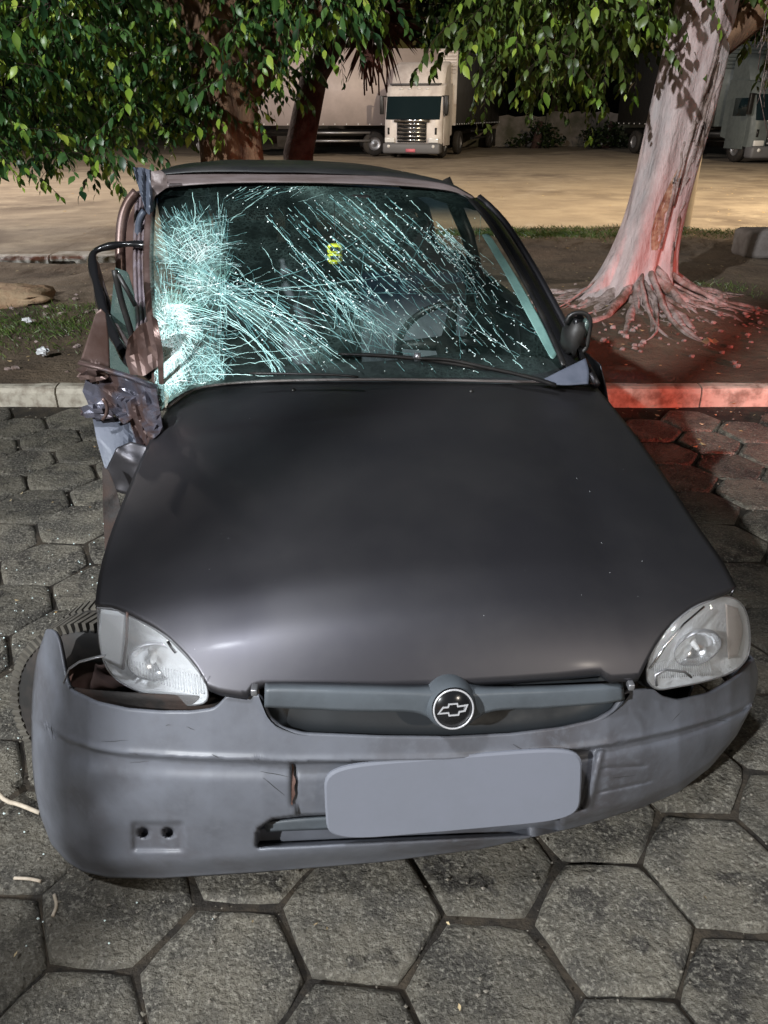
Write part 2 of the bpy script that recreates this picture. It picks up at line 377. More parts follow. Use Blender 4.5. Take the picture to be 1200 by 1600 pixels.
for q, (iv, _, X, Y) in enumerate(cand):
    me = pm[random.randrange(7)]
    M = Matrix.Translation((X+random.uniform(-.004, .004), Y+random.uniform(-.004, .004), random.uniform(-.009, .005))) @ Matrix.Rotation(rot+R(60*random.randrange(6)+random.uniform(-1.2, 1.2)), 4, 'Z') @ Matrix.Rotation(R(random.uniform(-1.4, 1.4)), 4, 'X')@ Matrix.Rotation(R(random.uniform(-1.4, 1.4)), 4, 'Y')
    if q < 298:
        o = bpy.data.objects.new('paver', me); COL.objects.link(o); o.parent = pav; o.matrix_local = M
    else:
        rest.add([M @ v.co for v in me.vertices], [tuple(p.vertices) for p in me.polygons])
rest.build('paver_field', 'paver', pav, kind='stuff')
# pebbles and grit in joints
pb = MB()
for k in range(4200):
    Y = random.uniform(.7, 4.5)**1.0; X = random.uniform(-1, 1)*(Y*.62+.4); s = random.choice((.0012, .0016, .002, .003, .003, .005))*(1+Y*.15)
    z = s*.3
    V = [(X+s*random.uniform(.6, 1.2)*a, Y+s*random.uniform(.6, 1.2)*b, z+s*.7*c) for a, b, c in ((1, 0, 0), (0, 1, 0), (-1, 0, 0), (0, -1, 0), (0, 0, 1), (0, 0, -1))]
    pb.add(V, [(0, 1, 4), (1, 2, 4), (2, 3, 4), (3, 0, 4)])
pb.build('gravel', 'pebble', kind='stuff', smooth=False, label='loose grit and small stones scattered over the hexagonal paving', cat='gravel')
# kerb of separate stones
kb = mk('kerb', [(-9, 4.60, -.05), (9, 4.60, -.05), (9, 4.60, .08), (-9, 4.60, .08), (-9, 4.70, .08), (9, 4.70, .08), (-9, 4.7, -.05), (9, 4.7, -.05)], [(0, 1, 2, 3), (3, 2, 5, 4), (6, 7, 5, 4)], 'joint', kind='structure', label='long concrete kerb between paving and verge', smooth=False)
x = -9.0; kme = None
def kerb_stone(x, ln, Yf, parent, m='kerb', h=.108, w=.11, name='kerb_stone', ang=0, nn=10):
    prof = [(0, -.04), (.0, h-.035), (.012, h-.008), (.035, h), (w-.02, h+.004), (w, h-.01), (w, -.04)]
    V = []
    for i in range(nn):
        for k, (dy, dz) in enumerate(prof):
            q = (x+ln*i/(nn-1), Yf, k*.3); V.append((x+ln*i/(nn-1), Yf+dy+.006*nz3(q, 5), dz+.005*nz3(q, 7, 3)))
    Fc = gridf(nn, len(prof)); Fc = [f[::-1] for f in Fc]; Fc += [tuple(range(7)), tuple((nn-1)*7+k for k in range(7))[::-1]]
    return mk(name, V, Fc, m, parent, smooth=False, bevel=0)
while x < 9:
    kerb_stone(x, .985, 4.555+random.uniform(-.008, .008), kb); x += 1.0 if abs(x+2) > 5 else .996
# verge terrain
def vz(x, y):
    e = sm(4.66, 4.8, y)*1.0; far = 12.3 if x > -.5 else 9.35
    h = .108+(.05*nz3((x, y, 0), .7)+.03*nz3((x, y, 0), 2.1, 5))*sm(4.6, 5.6, y)+.012*nz3((x, y, 0), 7, 9)
    dx, dy = x-2.2, y-6.8; h += .20*math.exp(-(dx*dx+dy*dy)/.8)
    return h*(1-sm(far-.5, far+.5, y))*1.0 - .07*sm(far-.4, far+.9, y)
xs = np.linspace(-14, 14, 280); ys = np.r_[np.linspace(4.63, 9, 90), np.linspace(9.1, 13.4, 44)]
G = np.array([[(x, y, vz(x, y)) for x in xs] for y in ys])
mk('verge', G, gridf(len(ys), len(xs)), 'dirt', kind='structure', label='bare brown earth verge between kerb and truck yard')
fk = mk('far_kerb', [(-14, 9.42, .0), (-1.2, 9.62, .0), (-1.2, 9.62, .04), (-14, 9.42, .04)], [(0, 1, 2, 3)], 'joint', kind='structure')
xx = -13.0
while xx < -1.6:
    kerb_stone(xx, .98, 9.42+.016*(xx+14), fk, 'kerb_white', h=.10, w=.16 if xx < -4 else .34, name='kerb_stone', nn=4); xx += 1
# yard surface
xs = np.linspace(-70, 70, 120); ys = np.linspace(9.3, 62, 90)
G = np.array([[(x, y, .0+.05*nz3((x, y, 0), .35)-.03) for x in xs] for y in ys])
mk('yard', G, gridf(90, 120), 'yard', kind='structure', label='wide dusty truck yard of packed sandy earth')

# ================================================================== CAR
car = empty('wrecked_car', (*L(0, 1.9, 0)[:2], 0), 'dark grey wrecked hatchback with shattered windshield and crushed side on hexagonal paving', 'car')
_hy = np.linspace(-.2, 1.5, 1701); _hz = np.interp(_hy, [-.2, -.1, 0, .05, .11, .2, .32, .5, .75, 1.0, 1.3, 1.5], [.30, .45, .605, .675, .733, .783, .820, .862, .908, .943, .966, .97])
_k = np.exp(-(np.arange(-90, 91)/30.)**2); _k /= _k.sum(); _hz = np.convolve(np.pad(_hz, 90, mode='edge'), _k, 'valid')
def Hh(x, y):
    z = float(np.interp(y, _hy, _hz))
    ax = abs(x)/.70
    z -= .085*min(ax, 1.6)**2.6 + (.35*(ax-1)**1.5 if ax > 1 else 0)
    z -= .006*math.exp(-((ax-.55)/.10)**2)*sm(.05, .3, y)
    return z
def rayH(px, py, off=0):
    d = ray(px, py); lo, hi = .7, 4.0
    for _ in range(34):
        m_ = (lo+hi)/2; P = d*m_; x, y = loc(P)
        if CH+P[2] > Hh(x, y)+off: lo = m_
        else: hi = m_
    P = d*lo; P[2] += CH; return P
hood_T = [(262, 640), (275, 628), (300, 613), (350, 602), (430, 598), (560, 597), (700, 599), (800, 601), (860, 603), (900, 603), (930, 602)]
hood_B = [(149, 944), (175, 947), (203, 957), (238, 975), (264, 994), (290, 1020), (311, 1046), (325, 1072), (345, 1080), (385, 1086), (394, 1072), (410, 1068), (500, 1069), (600, 1070), (700, 1067), (800, 1061), (870, 1056), (940, 1049), (953, 1060), (1000, 1057), (1009, 1035), (1028, 1000), (1052, 970), (1085, 944), (1120, 929), (1150, 917)]
hood_L = [(262, 640), (240, 678), (215, 730), (190, 790), (168, 850), (155, 900), (149, 944)]
hood_R = [(930, 602), (965, 645), (1005, 697), (1050, 762), (1090, 822), (1128, 876), (1150, 917)]
nu, nv = 120, 70
def resamp_x(pts, n, xr=None):
    P = np.array(pts, float); u = np.linspace(P[0, 0], P[-1, 0], n); return np.stack([u, np.interp(u, P[:, 0], P[:, 1])], 1)
T_ = resamp_x(hood_T, nu); B_ = resamp_x(hood_B, nu)
Lc = curve(hood_L, nv); Rc = curve(hood_R, nv)
u = np.linspace(0, 1, nu)[None, :, None]; v = np.linspace(0, 1, nv)[:, None, None]
G2 = (1-v)*T_[None]+v*B_[None]+(1-u)*Lc[:, None]+u*Rc[:, None]-((1-u)*(1-v)*T_[0]+u*(1-v)*T_[-1]+(1-u)*v*B_[0]+u*v*B_[-1])
HG = np.zeros((nv, nu, 3))
for j in range(nv):
    for i in range(nu):
        HG[j, i] = rayH(*G2[j, i])
# rolled edges: an extra rim turned down and under
def rim(P, dirn, drop=.012): return P+np.array(dirn)*.004+np.array([0, 0, -drop])
AX3 = np.array([*AX, 0]); RX3 = np.array([*RX, 0])
HG2 = np.zeros((nv+1, nu+2, 3)); HG2[:nv, 1:-1] = HG
HG2[nv, 1:-1] = HG[-1]+[0, 0, -.014]+AX3*.004
HG2[:, 0] = HG2[:, 1]+[0, 0, -.016]+RX3*.006; HG2[:, -1] = HG2[:, -2]+[0, 0, -.012]-RX3*.004
hood = mk('hood', HG2, gridf(nv+1, nu+2), 'hood', car, solid=.002)
# tiny washer jets and speckles (chips) on hood
for q in ((458, 610), (736, 612)):
    P = rayH(*q, .002); V, Fc = lathe([(0.0, .006), (.005, .005), (.006, 0)], P, (0, 0, 1), 8); mk('washer_jet', V, Fc, 'black', hood)
chips = MB()
for q in range(20):
    pp = (random.uniform(240, 1050), random.uniform(620, 1030)); P = rayH(*pp, .0014)
    s = random.uniform(.0004, .0011)
    chips.add([P+[s*math.cos(a)*random.uniform(.6, 1.3), s*math.sin(a), 0] for a in (0, 1.3, 2.5, 3.8, 5)], [(0, 1, 2, 3, 4)])
chips.build('paint_chip', 'white', hood, smooth=False, kind='stuff')

# --- bumper
bT = [(72, 985), (84, 984), (94, 1000), (99, 1035), (102, 1068), (112, 1080), (150, 1098), (200, 1109), (250, 1113), (300, 1113), (335, 1108), (349, 1096), (353, 1087), (411, 1086), (413, 1104), (425, 1125), (445, 1139), (475, 1147), (600, 1152), (700, 1153), (800, 1148), (880, 1138), (930, 1126), (960, 1110), (972, 1090), (977, 1080), (1022, 1077), (1032, 1088), (1060, 1095), (1110, 1084), (1150, 1060), (1178, 1030)]
bB = [(64, 1275), (80, 1318), (105, 1346), (130, 1362), (170, 1371), (250, 1372), (400, 1363), (600, 1346), (750, 1326), (900, 1292), (1000, 1262), (1060, 1237), (1110, 1198), (1150, 1150), (1172, 1108)]
bL = [(72, 985), (58, 1030), (51, 1090), (50, 1160), (54, 1225), (64, 1275)]
bR = [(1178, 1030), (1184, 1055), (1180, 1085), (1172, 1108)]
nu, nv = 320, 110
us = np.linspace(0, 1, nu)
# bunch samples near the tall left horn
uw = us
T_ = np.stack([72+1106*uw, np.interp(72+1106*uw, [p[0] for p in bT], [p[1] for p in bT])], 1)
ker = np.array([1, 2, 3, 2, 1])/9; T_[:, 1] = np.r_[T_[:2, 1], np.convolve(T_[:, 1], ker, 'valid'), T_[-2:, 1]]
B_ = np.stack([64+1108*uw, np.interp(64+1108*uw, [p[0] for p in bB], [p[1] for p in bB])], 1)
Lc = curve(bL, nv); Rc = curve(bR, nv)
u = uw[None, :, None]; v = np.linspace(0, 1, nv)[:, None, None]
G2 = (1-v)*T_[None]+v*B_[None]+(1-u)*Lc[:, None]+u*Rc[:, None]-((1-u)*(1-v)*T_[0]+u*(1-v)*T_[-1]+(1-u)*v*B_[0]+u*v*B_[-1])
def ridge(px): return np.interp(px, [50, 75, 110, 150, 200, 300, 450, 700, 850, 950, 1050, 1120, 1180], [1118, 1138, 1157, 1170, 1178, 1184, 1189, 1186, 1176, 1163, 1142, 1122, 1098])
def ylb(px): 
    return np.interp(px, [48, 60, 80, 110, 140, 200, 260, 330, 412, 520, 600, 700, 850, 950, 1000, 1060, 1100, 1140, 1170, 1185], [.40, .31, .24, .17, .125, .080, .05, .025, .006, -.006, -.010, -.012, -.002, .018, .045, .095, .145, .21, .29, .37])
def box2(px, py, x0, x1, y0, y1, e):
    return sm(x0-e, x0+e, px)*(1-sm(x1-e, x1+e, px))*sm(y0-e, y0+e, py)*(1-sm(y1-e, y1+e, py))
def bump_yl(px, py, vv, top, bot):
    y = ylb(px); rg = ridge(px); up = rg-py
    w = 1-sm(90, 170, px); y += .00045*max(0, 1170-py)*w
    if up > 0: y += .00042*up*(1-w*.6) - .004*math.exp(-(up/7)**2)
    else:
        y += .011*sm(0, 5, -up); q = -up/(bot-rg+1e-6); y += -.020*math.sin(math.pi*min(q, 1)**.8)*sm(0, .2, q)
        y += .035*sm(.80, 1, q)**2
        # number plate bay pushed in
        y += .012*box2(px, py, 455+.10*(py-1188), 932-.25*(py-1180), rg+1, 1274-(px-455)*.02, 3)
        # lower air intake
        lo = 1324-(px-400)*.045; hi = np.interp(px, [396, 404, 425, 470, 900], [1318, 1294, 1279, 1273, 1262])
        y += .060*sm(398, 405, px)*(1-sm(868, 880, px))*sm(hi-2, hi+2, py)*(1-sm(lo-6, lo+3, py))
        y += .010*math.exp(-(((px-458)/4)**2))*sm(1190, 1200, py)*(1-sm(1250, 1268, py))
        # fog lamp blank with two holes
        y += .010*box2(px, py, 208, 287, 1285, 1329, 5)
        for cx in (225, 264):
            y += .03*(1-sm(7, 11, math.hypot(px-cx, (py-1300)*1.1)))
        # scuffs right
        y += .005*math.exp(-((py-(1200-(px-940)*.05))/3)**2)*box2(px, py, 942, 1010, 1180, 1215, 4)
        y += .005*math.exp(-((py-(1238-(px-935)*.22))/2.5)**2)*box2(px, py, 935, 1015, 1205, 1250, 4)
        y -= .009*math.exp(-((px-(938-(py-1175)*.22))/5)**2)*box2(px, py, 910, 950, 1172, 1262, 4)
        # soft fold lines at the left corner
        if px < 260:
            y += .005*math.sin((py-1200)*.07+px*.03)*sm(0, .2, q)*(1-sm(120, 260, px))
    # soft brow above the left headlight hole
    y += .010*math.exp(-((px-92-(py-1070)*.3)/10)**2)*(1-sm(1080, 1150, py))*(1 if px < 140 else 0)
    return y
BG = np.zeros((nv, nu, 3))
for j in range(nv):
    for i in range(nu):
        px, py = G2[j, i]; BG[j, i] = atL(px, py, bump_yl(px, py, j/(nv-1), T_[i, 1], B_[i, 1]))
BG2 = np.zeros((nv+3, nu+1, 3)); BG2[2:-1, :-1] = BG
BG2[1, :-1] = BG[0]+AX3*.006+[0, 0, -.002]; BG2[0, :-1] = BG[0]+AX3*.016+[0, 0, -.012]
BG2[-1, :-1] = BG[-1]+AX3*.05+[0, 0, .01]; BG2[:, -1] = BG2[:, -2]+AX3*.12-RX3*.01
bumper = mk('front_bumper', BG2, gridf(nv+3, nu+1), 'bumper', car, solid=.0025)
# bolts in the blank
for cx in (225, 264):
    P = atL(cx-1, 1302, ylb(cx)+.045); V, Fc = lathe([(0, -.004), (.006, -.004), (.008, 0), (.010, .003)], P, AX3, 10); mk('bolt', V, Fc, 'rust' if cx == 225 else 'galv', bumper)
# rusty tear at plate bay
V = []
for py in np.linspace(1193, 1258, 12):
    s = math.sin((py-1193)/65*math.pi)
    for dx in (-1-3*s, 4*s+1):
        V.append(atL(456+dx+1.5*math.sin(py*.3), py, bump_yl(456, py, 0, 0, 1362)-.0035))
mk('tear', V, [(2*i, 2*i+1, 2*i+3, 2*i+2) for i in range(11)], 'rust', bumper)
# intake blade
V = coons([(412, 1285), (520, 1276), (880, 1262)], [(416, 1298), (520, 1294), (880, 1280)], [(412, 1285), (416, 1298)], [(880, 1262), (880, 1280)], 30, 5)
P3 = lift(V, lambda a, b: atL(a, b, ylb(a)+.030)); mk('intake_blade', P3, gridf(5, 30), 'grille', bumper, solid=.006)
sr = MB(); r_ = random.Random(5)
for k in range(24):
    x_, y_ = r_.uniform(110, 1130), r_.uniform(1120, 1330); an = r_.gauss(0, .35); ln = r_.uniform(8, 45)
    if y_ > np.interp(x_, [p[0] for p in bB], [p[1] for p in bB])-14 or (500 < x_ < 930 and 1165 < y_ < 1310): continue
    if y_ < np.interp(x_, [p[0] for p in bT], [p[1] for p in bT])+12: continue
    pts = []
    for t in np.linspace(0, 1, 5):
        a_, b_ = x_+math.cos(an)*ln*t, y_+math.sin(an)*ln*t+r_.gauss(0, .4); pts.append(atL(a_, b_, bump_yl(a_, b_, .5, 0, float(np.interp(a_, [p[0] for p in bB], [p[1] for p in bB])))-.0018))
    sr.ribbon(pts, [.0004, .0009, .0012, .0008, .0003], np.array([0, -1, .4]))
sr.build('scratch', 'truck_dim', bumper, kind='stuff', smooth=False)
# plate (lettering masked in the photograph: blank)
def superell(cx, cy, a, b, n=40, e=6):
    return [(cx+a*np.sign(math.cos(t))*abs(math.cos(t))**(2/e), cy+b*np.sign(math.sin(t))*abs(math.sin(t))**(2/e)) for t in np.linspace(0, 2*math.pi, n, endpoint=False)]
pc = atL(712, 1240, -.030); M3 = np.array([RX3, [0, 0, 1]])
def plate_pts(a, b, dy, e=6):
    out = []
    for s_, t_ in superell(0, 0, a, b, 48, e):
        out.append(pc+RX3*s_+np.array([0, 0, 1.])*t_*.97+AX3*(dy+.22*t_)+np.array([0, 0, 1.])*s_*-.02)
    return out
V = plate_pts(.258, .085, 0, 6)+plate_pts(.254, .081, -.003, 6); n = 48
Fc = [(i, (i+1) % n, n+(i+1) % n, n+i) for i in range(n)]+[tuple(range(n, 2*n))]
V2 = plate_pts(.258, .085, .004, 6); V += V2; Fc += [(i, 2*n+i, 2*n+(i+1) % n, (i+1) % n) for i in range(n)]
mk('number_plate', V, Fc, 'plate', car, smooth=False, label='blank grey number plate with rounded corners')
# --- grille recess, bar and badge
Tg = [(405, 1050), (700, 1052), (985, 1046)]; Bg = [(405, 1090), (420, 1124), (445, 1141), (500, 1151), (700, 1156), (850, 1147), (930, 1129), (965, 1108), (984, 1085)]
Gp = coons(Tg, Bg, [Tg[0], Bg[0]], [Tg[-1], Bg[-1]], 60, 16)
P3 = np.zeros((16, 60, 3))
for j in range(16):
    for i in range(60):
        t = j/15; a, b = Gp[j, i]; P3[j, i] = atL(a, b, ylb(a)+.015+.085*(1-t)**.55)
mk('grille_recess', P3, gridf(16, 60), 'darkgrey', car)
def bar(T, B, name, nu=40):
    Gp = coons(T, B, [T[0], B[0]], [T[-1], B[-1]], nu, 9); P = np.zeros((9, nu, 3))
    for j in range(9):
        for i in range(nu):
            t = j/8; a, b = Gp[j, i]; P[j, i] = atL(a, b, ylb(a)+.022-.026*math.sin(math.pi*(t*.55+.45))*.4-.02*t+(.03*(1-sm(0, .25, t))))
    return mk(name, P, gridf(9, nu), 'grille', car, solid=.004)
bar([(414, 1068), (450, 1067), (560, 1069), (650, 1071), (690, 1066)], [(413, 1104), (450, 1106), (560, 1111), (650, 1113), (690, 1135)], 'grille_bar')
bar([(726, 1066), (765, 1072), (850, 1070), (940, 1066), (973, 1066)], [(726, 1135), (768, 1111), (850, 1106), (940, 1099), (975, 1093)], 'grille_bar')
bd = (-AX3+np.array([0, 0, .38])); bd /= np.linalg.norm(bd); bc = atL(708, 1107, -.028)
bu = RX3; bv = np.cross(bd, bu); bv = bv if bv[2] > 0 else -bv
V, Fc = lathe([(.0, .004), (.034, .004), (.038, .0), (.0485, -.02), (.050, -.05)], bc-bd*.004, bd, 40)
badge_h = mk('badge_housing', V, Fc, 'grille', car)
V, Fc = lathe([(0, .003), (.0385, .003), (.0395, .001), (.040, -.002)], bc+bd*.001, bd, 40)
badge = mk('badge', V, Fc, 'blackgloss', car, label='round black badge with silver ring and bow tie emblem')
V, Fc = lathe([(.0352, .0032), (.0355, .0050), (.0378, .0052), (.0388, .0035)], bc+bd*.001, bd, 48); mk('badge_ring', V, Fc, 'silver', badge)
bt = [(-77, -18), (-52, 15), (-29, 15), (-25, 28), (18, 28), (20, 15), (66, 18), (51, -15), (26, -17), (21, -31), (-27, -31), (-29, -18)]
bt = [(a+2, b+1) for a, b in bt]
def shrink(p, w):
    out = []; n = len(p)
    for i in range(n):
        p0 = np.array(p[i-1], float); p1 = np.array(p[i], float); p2 = np.array(p[(i+1) % n], float)
        e1 = (p1-p0)/np.linalg.norm(p1-p0); e2 = (p2-p1)/np.linalg.norm(p2-p1)
        n1 = np.array([e1[1], -e1[0]]); n2 = np.array([e2[1], -e2[0]]); m_ = n1+n2; m_ /= max(.5, (1+n1@n2)); out.append(tuple(p1+m_*w))
    return out
bi = shrink(bt, 6.5); k = .040/98; n = 12
V = [bc+bu*a*k+bv*b*k+bd*.0062 for a, b in bt]+[bc+bu*a*k+bv*b*k+bd*.0062 for a, b in bi]+[bc+bu*a*k+bv*b*k+bd*.0035 for a, b in bt]+[bc+bu*a*k+bv*b*k+bd*.0035 for a, b in bi]
Fc = [(i, (i+1) % n, n+(i+1) % n, n+i) for i in range(n)]+[(i, 2*n+i, 2*n+(i+1) % n, (i+1) % n) for i in range(n)]+[(n+i, n+(i+1) % n, 3*n+(i+1) % n, 3*n+i) for i in range(n)]
mk('bow_tie', V, Fc, 'silver', badge, smooth=False)

# --- headlights
def headlight(outl, ylf, label, bulge, side):
    O = curve(outl+[outl[0]], 73)[:-1]; n = 72; c = O.mean(0)
    root = empty('headlight', worg(car)); root.parent = car; root.location = (0, 0, 0); WO[root.name] = worg(car); root['label'] = label
    def shell(scales, fn):
        V = []
        for s in scales:
            for q in O:
                p = c+(q-c)*s; V.append(atL(p[0], p[1], fn(p[0], p[1], s)))
        V.append(atL(c[0], c[1], fn(c[0], c[1], 0))); Fc = gridf(len(scales), n, True); k = (len(scales)-1)*n
        Fc += [(k+i, k+(i+1) % n, len(V)-1) for i in range(n)]
        return V, Fc
    sc = [1, .97, .9, .8, .68, .55, .42, .3, .18, .08]
    V, Fc = shell(sc, lambda x, y, s: ylf(x)-bulge*(1-s*s)); mk('lens', V, Fc, 'lens', root)
    sc = [.985, .97, .95, .9, .8, .68, .55, .42, .3, .18, .08]
    V, Fc = shell(sc, lambda x, y, s: ylf(x)+.006+.055*(1-s**3)); mk('reflector', V, Fc, 'reflector', root)
    # rim
    b = MB(); pts = [atL(q[0], q[1], ylf(q[0])+.003) for q in O]; pts.append(pts[0]); b.tube(pts, .0016, 6, cap=False); b.build('lens_rim', 'galv', root)
    # back shell
    V = []
    for s, dy in ((1.0, .004), (1.0, .05), (.8, .12), (.3, .14)):
        for q in O:
            p = c+(q-c)*s; P = atL(c[0]+(q[0]-c[0])*s, c[1]+(q[1]-c[1])*s, ylf(p[0])); V.append(P+AX3*dy-np.array([0, 0, dy*.7]))
    mk('housing', V, gridf(4, n, True), 'black', root)
    # fluting ribs on the lower lens
    rb = MB()
    for q in np.linspace(0, 1, 26):
        if side < 0: x = 205+q*112; y0 = 1032+ (x-205)*.22; y1 = min(1084, 1054+(x-205)*.32)
        else: x = 1022+q*86; y0 = 1036-(x-1022)*.12; y1 = 1060-(x-1022)*.06
        pts = [atL(x+(y-y0)*.1, y, ylf(x)-bulge*.55+.004) for y in np.linspace(y0, y1, 5)]; rb.tube([Vector(p) for p in pts], .0011, 4)
    rb.build('lens_rib', 'lens', root, kind='stuff')
    pb_ = atL(c[0]+side*-10, c[1]-4, ylf(c[0])+.028); ad_ = AX3+np.array([0, 0, .15])
    V, Fc = lathe([(.050, -.018), (.052, -.014), (.044, .002), (.030, .016), (.014, .022)], pb_, ad_, 40); mk('reflector_bowl', V, Fc, 'chrome', root)
    V, Fc = lathe([(.050, -.018), (.0515, -.0195), (.053, -.018), (.053, -.010)], pb_, ad_, 40); mk('bowl_ring', V, Fc, 'galv', root)
    # bulb and inner divider
    P = atL(c[0]+side*-8, c[1], ylf(c[0])+.03); V, Fc = lathe([(0, -.014), (.004, -.013), (.006, -.006), (.006, .01), (.010, .014), (.010, .02)], P, AX3, 14); mk('bulb', V, Fc, 'lamp_glass', root)
    if side < 0:
        a, b_ = (203, 955), (196, 1040)
        V = coons([(158, 952), (196, 957)], [(160, 1030), (190, 1045)], [(158, 952), (155, 990), (160, 1030)], [(196, 957), (194, 1000), (190, 1045)], 10, 12)
        P3 = lift(V, lambda x, y: atL(x, y, ylf(x)-bulge*.25+.012)); mk('indicator', P3, gridf(12, 10), 'white', root, solid=.002)
        bb = MB(); bb.tube([atL(x, y, ylf(x)-bulge*.3+.006) for x, y in ((199, 956), (198, 1000), (192, 1045))], .0035, 6); bb.build('divider', 'brownmetal', root)
        bb = MB(); bb.tube([atL(x, y, ylf(x)-bulge*.4+.003) for x, y in ((262, 1002), (268, 1012), (275, 1020))], .003, 6, flat=.5); bb.build('broken_clip', 'black', root)
    else:
        V = coons([(1134, 944), (1152, 950)], [(1138, 1030), (1152, 1026)], [(1134, 944), (1136, 990), (1138, 1030)], [(1152, 950), (1161, 985), (1152, 1026)], 10, 12)
        mt = mat('amber_clear', (.62, .52, .46), .3) if 'amber_clear' not in MATS else 0
        P3 = lift(V, lambda x, y: atL(x, y, ylf(x)-bulge*.1+.014)); mk('indicator', P3, gridf(12, 10), 'amber_clear', root, solid=.002)
        bb = MB(); bb.tube([atL(x, y, ylf(x)-bulge*.5+.004) for x, y in ((1015, 1045), (1040, 1008), (1068, 975), (1100, 948))], .0022, 6); bb.build('divider', 'chrome', root)
        bb = MB(); bb.tube([atL(x, y, ylf(x)-bulge*.6+.002) for x, y in ((1026, 1071), (1024, 1055), (1040, 1046), (1070, 1050), (1080, 1058))], .003, 6); bb.build('clip', 'galv', root)
    return root
headlight([(152, 949), (178, 951), (204, 960), (240, 979), (266, 998), (292, 1024), (312, 1050), (324, 1076), (322, 1096), (300, 1102), (270, 1098), (235, 1088), (200, 1073), (178, 1058), (163, 1036), (155, 1000)],
          lambda x: np.interp(x, [150, 204, 240, 266, 300, 330], [.258, .216, .176, .140, .095, .055]), 'bright clear headlight hanging loose in an open gap', .035, -1)
headlight([(1010, 1046), (1018, 1018), (1032, 998), (1055, 971), (1085, 948), (1120, 933), (1145, 934), (1163, 950), (1171, 980), (1171, 1015), (1162, 1036), (1140, 1052), (1100, 1065), (1060, 1073), (1028, 1077), (1012, 1064)],
          lambda x: np.interp(x, [1005, 1060, 1110, 1150, 1172], [.055, .10, .155, .215, .275]), 'hazy clear headlight still seated beside the wing', .035, 1)

# --- dark bay below the hood
bb = MB()
def lbox(b, x0, x1, y0, y1, z0, z1):
    c = [L(x, y, z) for z in (z0, z1) for x, y in ((x0, y0), (x1, y0), (x1, y1), (x0, y1))]
    b.add(c, [(0, 3, 2, 1), (4, 5, 6, 7), (0, 1, 5, 4), (1, 2, 6, 5), (2, 3, 7, 6), (3, 0, 4, 7)])
lbox(bb, -.50, .50, .24, .9, .20, .58); lbox(bb, -.56, -.44, .35, 1.2, .2, .70); lbox(bb, -.42, .42, .11, .17, .30, .56)
bb.build('engine_bay', 'bay', car, smooth=False)
# arch rim behind the left headlight
bb = MB(); bb.tube([atL(x, y, .22) for x, y in ((100, 1066), (108, 1045), (124, 1034), (150, 1027), (165, 1024))], .005, 6, flat=.4); bb.build('bracket', 'galv', car)
V = coons([(100, 1072), (165, 1080), (345, 1090)], [(104, 1105), (200, 1135), (352, 1125)], [(100, 1072), (104, 1105)], [(345, 1090), (352, 1125)], 24, 6)
mk('bumper_reinforcement', lift(V, lambda x, y: atL(x, y, ylb(x)+.07)), gridf(6, 24), 'bay', car, solid=.004)
V = coons([(150, 1035), (185, 1030), (215, 1070)], [(140, 1075), (175, 1092), (215, 1095)], [(150, 1035), (140, 1075)], [(215, 1070), (215, 1095)], 16, 12)
P3 = lift(V, lambda x, y: atL(x, y, .33)); 
for j in range(12):
    for i in range(16): P3[j, i] += AX3*.03*nz3(P3[j, i], 25)
mk('torn_liner', P3, gridf(12, 16), 'darkrust', car, solid=.002)
for q in ((398, 1078), (985, 1070)):
    b = MB(); P = atL(q[0], q[1], .02); b.box(P, (.012, .02, .014)); b.build('hood_catch', 'galv', car, bevel=.002)

# --- wheels
def wheel(c, axis, r=.275, w=.17, tag=None):
    root = empty('wheel', worg(car)); root.parent = car; root.location = (0, 0, 0); WO[root.name] = worg(car)
    if tag: root['label'] = tag
    ax = Vector(axis).normalized(); n = 72
    prof = [(r*.62, -w*.42), (r*.70, -w*.5), (r*.88, -w*.5), (r*.97, -w*.40), (r*.995, -w*.22), (r, 0), (r*.995, w*.22), (r*.97, w*.40), (r*.88, w*.5), (r*.70, w*.5), (r*.62, w*.42)]
    V, Fc = lathe(prof, c, ax, n)
    V = [Vector(v) for v in V]; m_ = len(prof)
    for j in (3, 4, 6, 7):
        for k in range(n):
            if k % 2: v = V[j*n+k]; d = v-Vector(c); d -= ax*d.dot(ax); V[j*n+k] = v-d.normalized()*.006
    ty = mk('tyre', V, Fc, 'rubber', root, smooth=True)
    b = MB(); ux = ax.orthogonal().normalized(); wx = ax.cross(ux)
    for k in range(84):
        a = 2*math.pi*k/84; d = ux*math.cos(a)+wx*math.sin(a); t_ = ax.cross(d); M_ = Matrix((d, t_, ax)).transposed()
        for q in (-1, 1): b.box(Vector(c)+d*(r*.975)+ax*(q*w*.27), (.022, r*.045, w*.40), M_ @ Matrix.Rotation(q*.25, 3, 'X'))
    b.build('tread_block', 'tread', ty, kind='stuff', smooth=False)
    V, Fc = lathe([(r*.64, -w*.40), (r*.60, -w*.25), (r*.2, -w*.32), (.03, -w*.30), (0, -w*.3)], c, ax, 32); mk('rim', V, Fc, 'rust', root)
    V, Fc = lathe([(r*.64, w*.40), (r*.60, w*.25), (r*.2, w*.32), (.03, w*.30), (0, w*.3)], c, ax, 32); mk('rim', V, Fc, 'rust', root)
    return root
wc = atL(196, 1105, .475); wheel(wc, AX3+RX3*.35+np.array([0, 0, -.12]), .272, .15, 'front wheel knocked askew behind the bumper corner')
wheel(L(.70, .80, .27), RX3, tag='dark front wheel under the intact wing')
wheel(L(.70, 3.2, .27), RX3); wheel(L(-.72, 3.2, .27), -RX3)

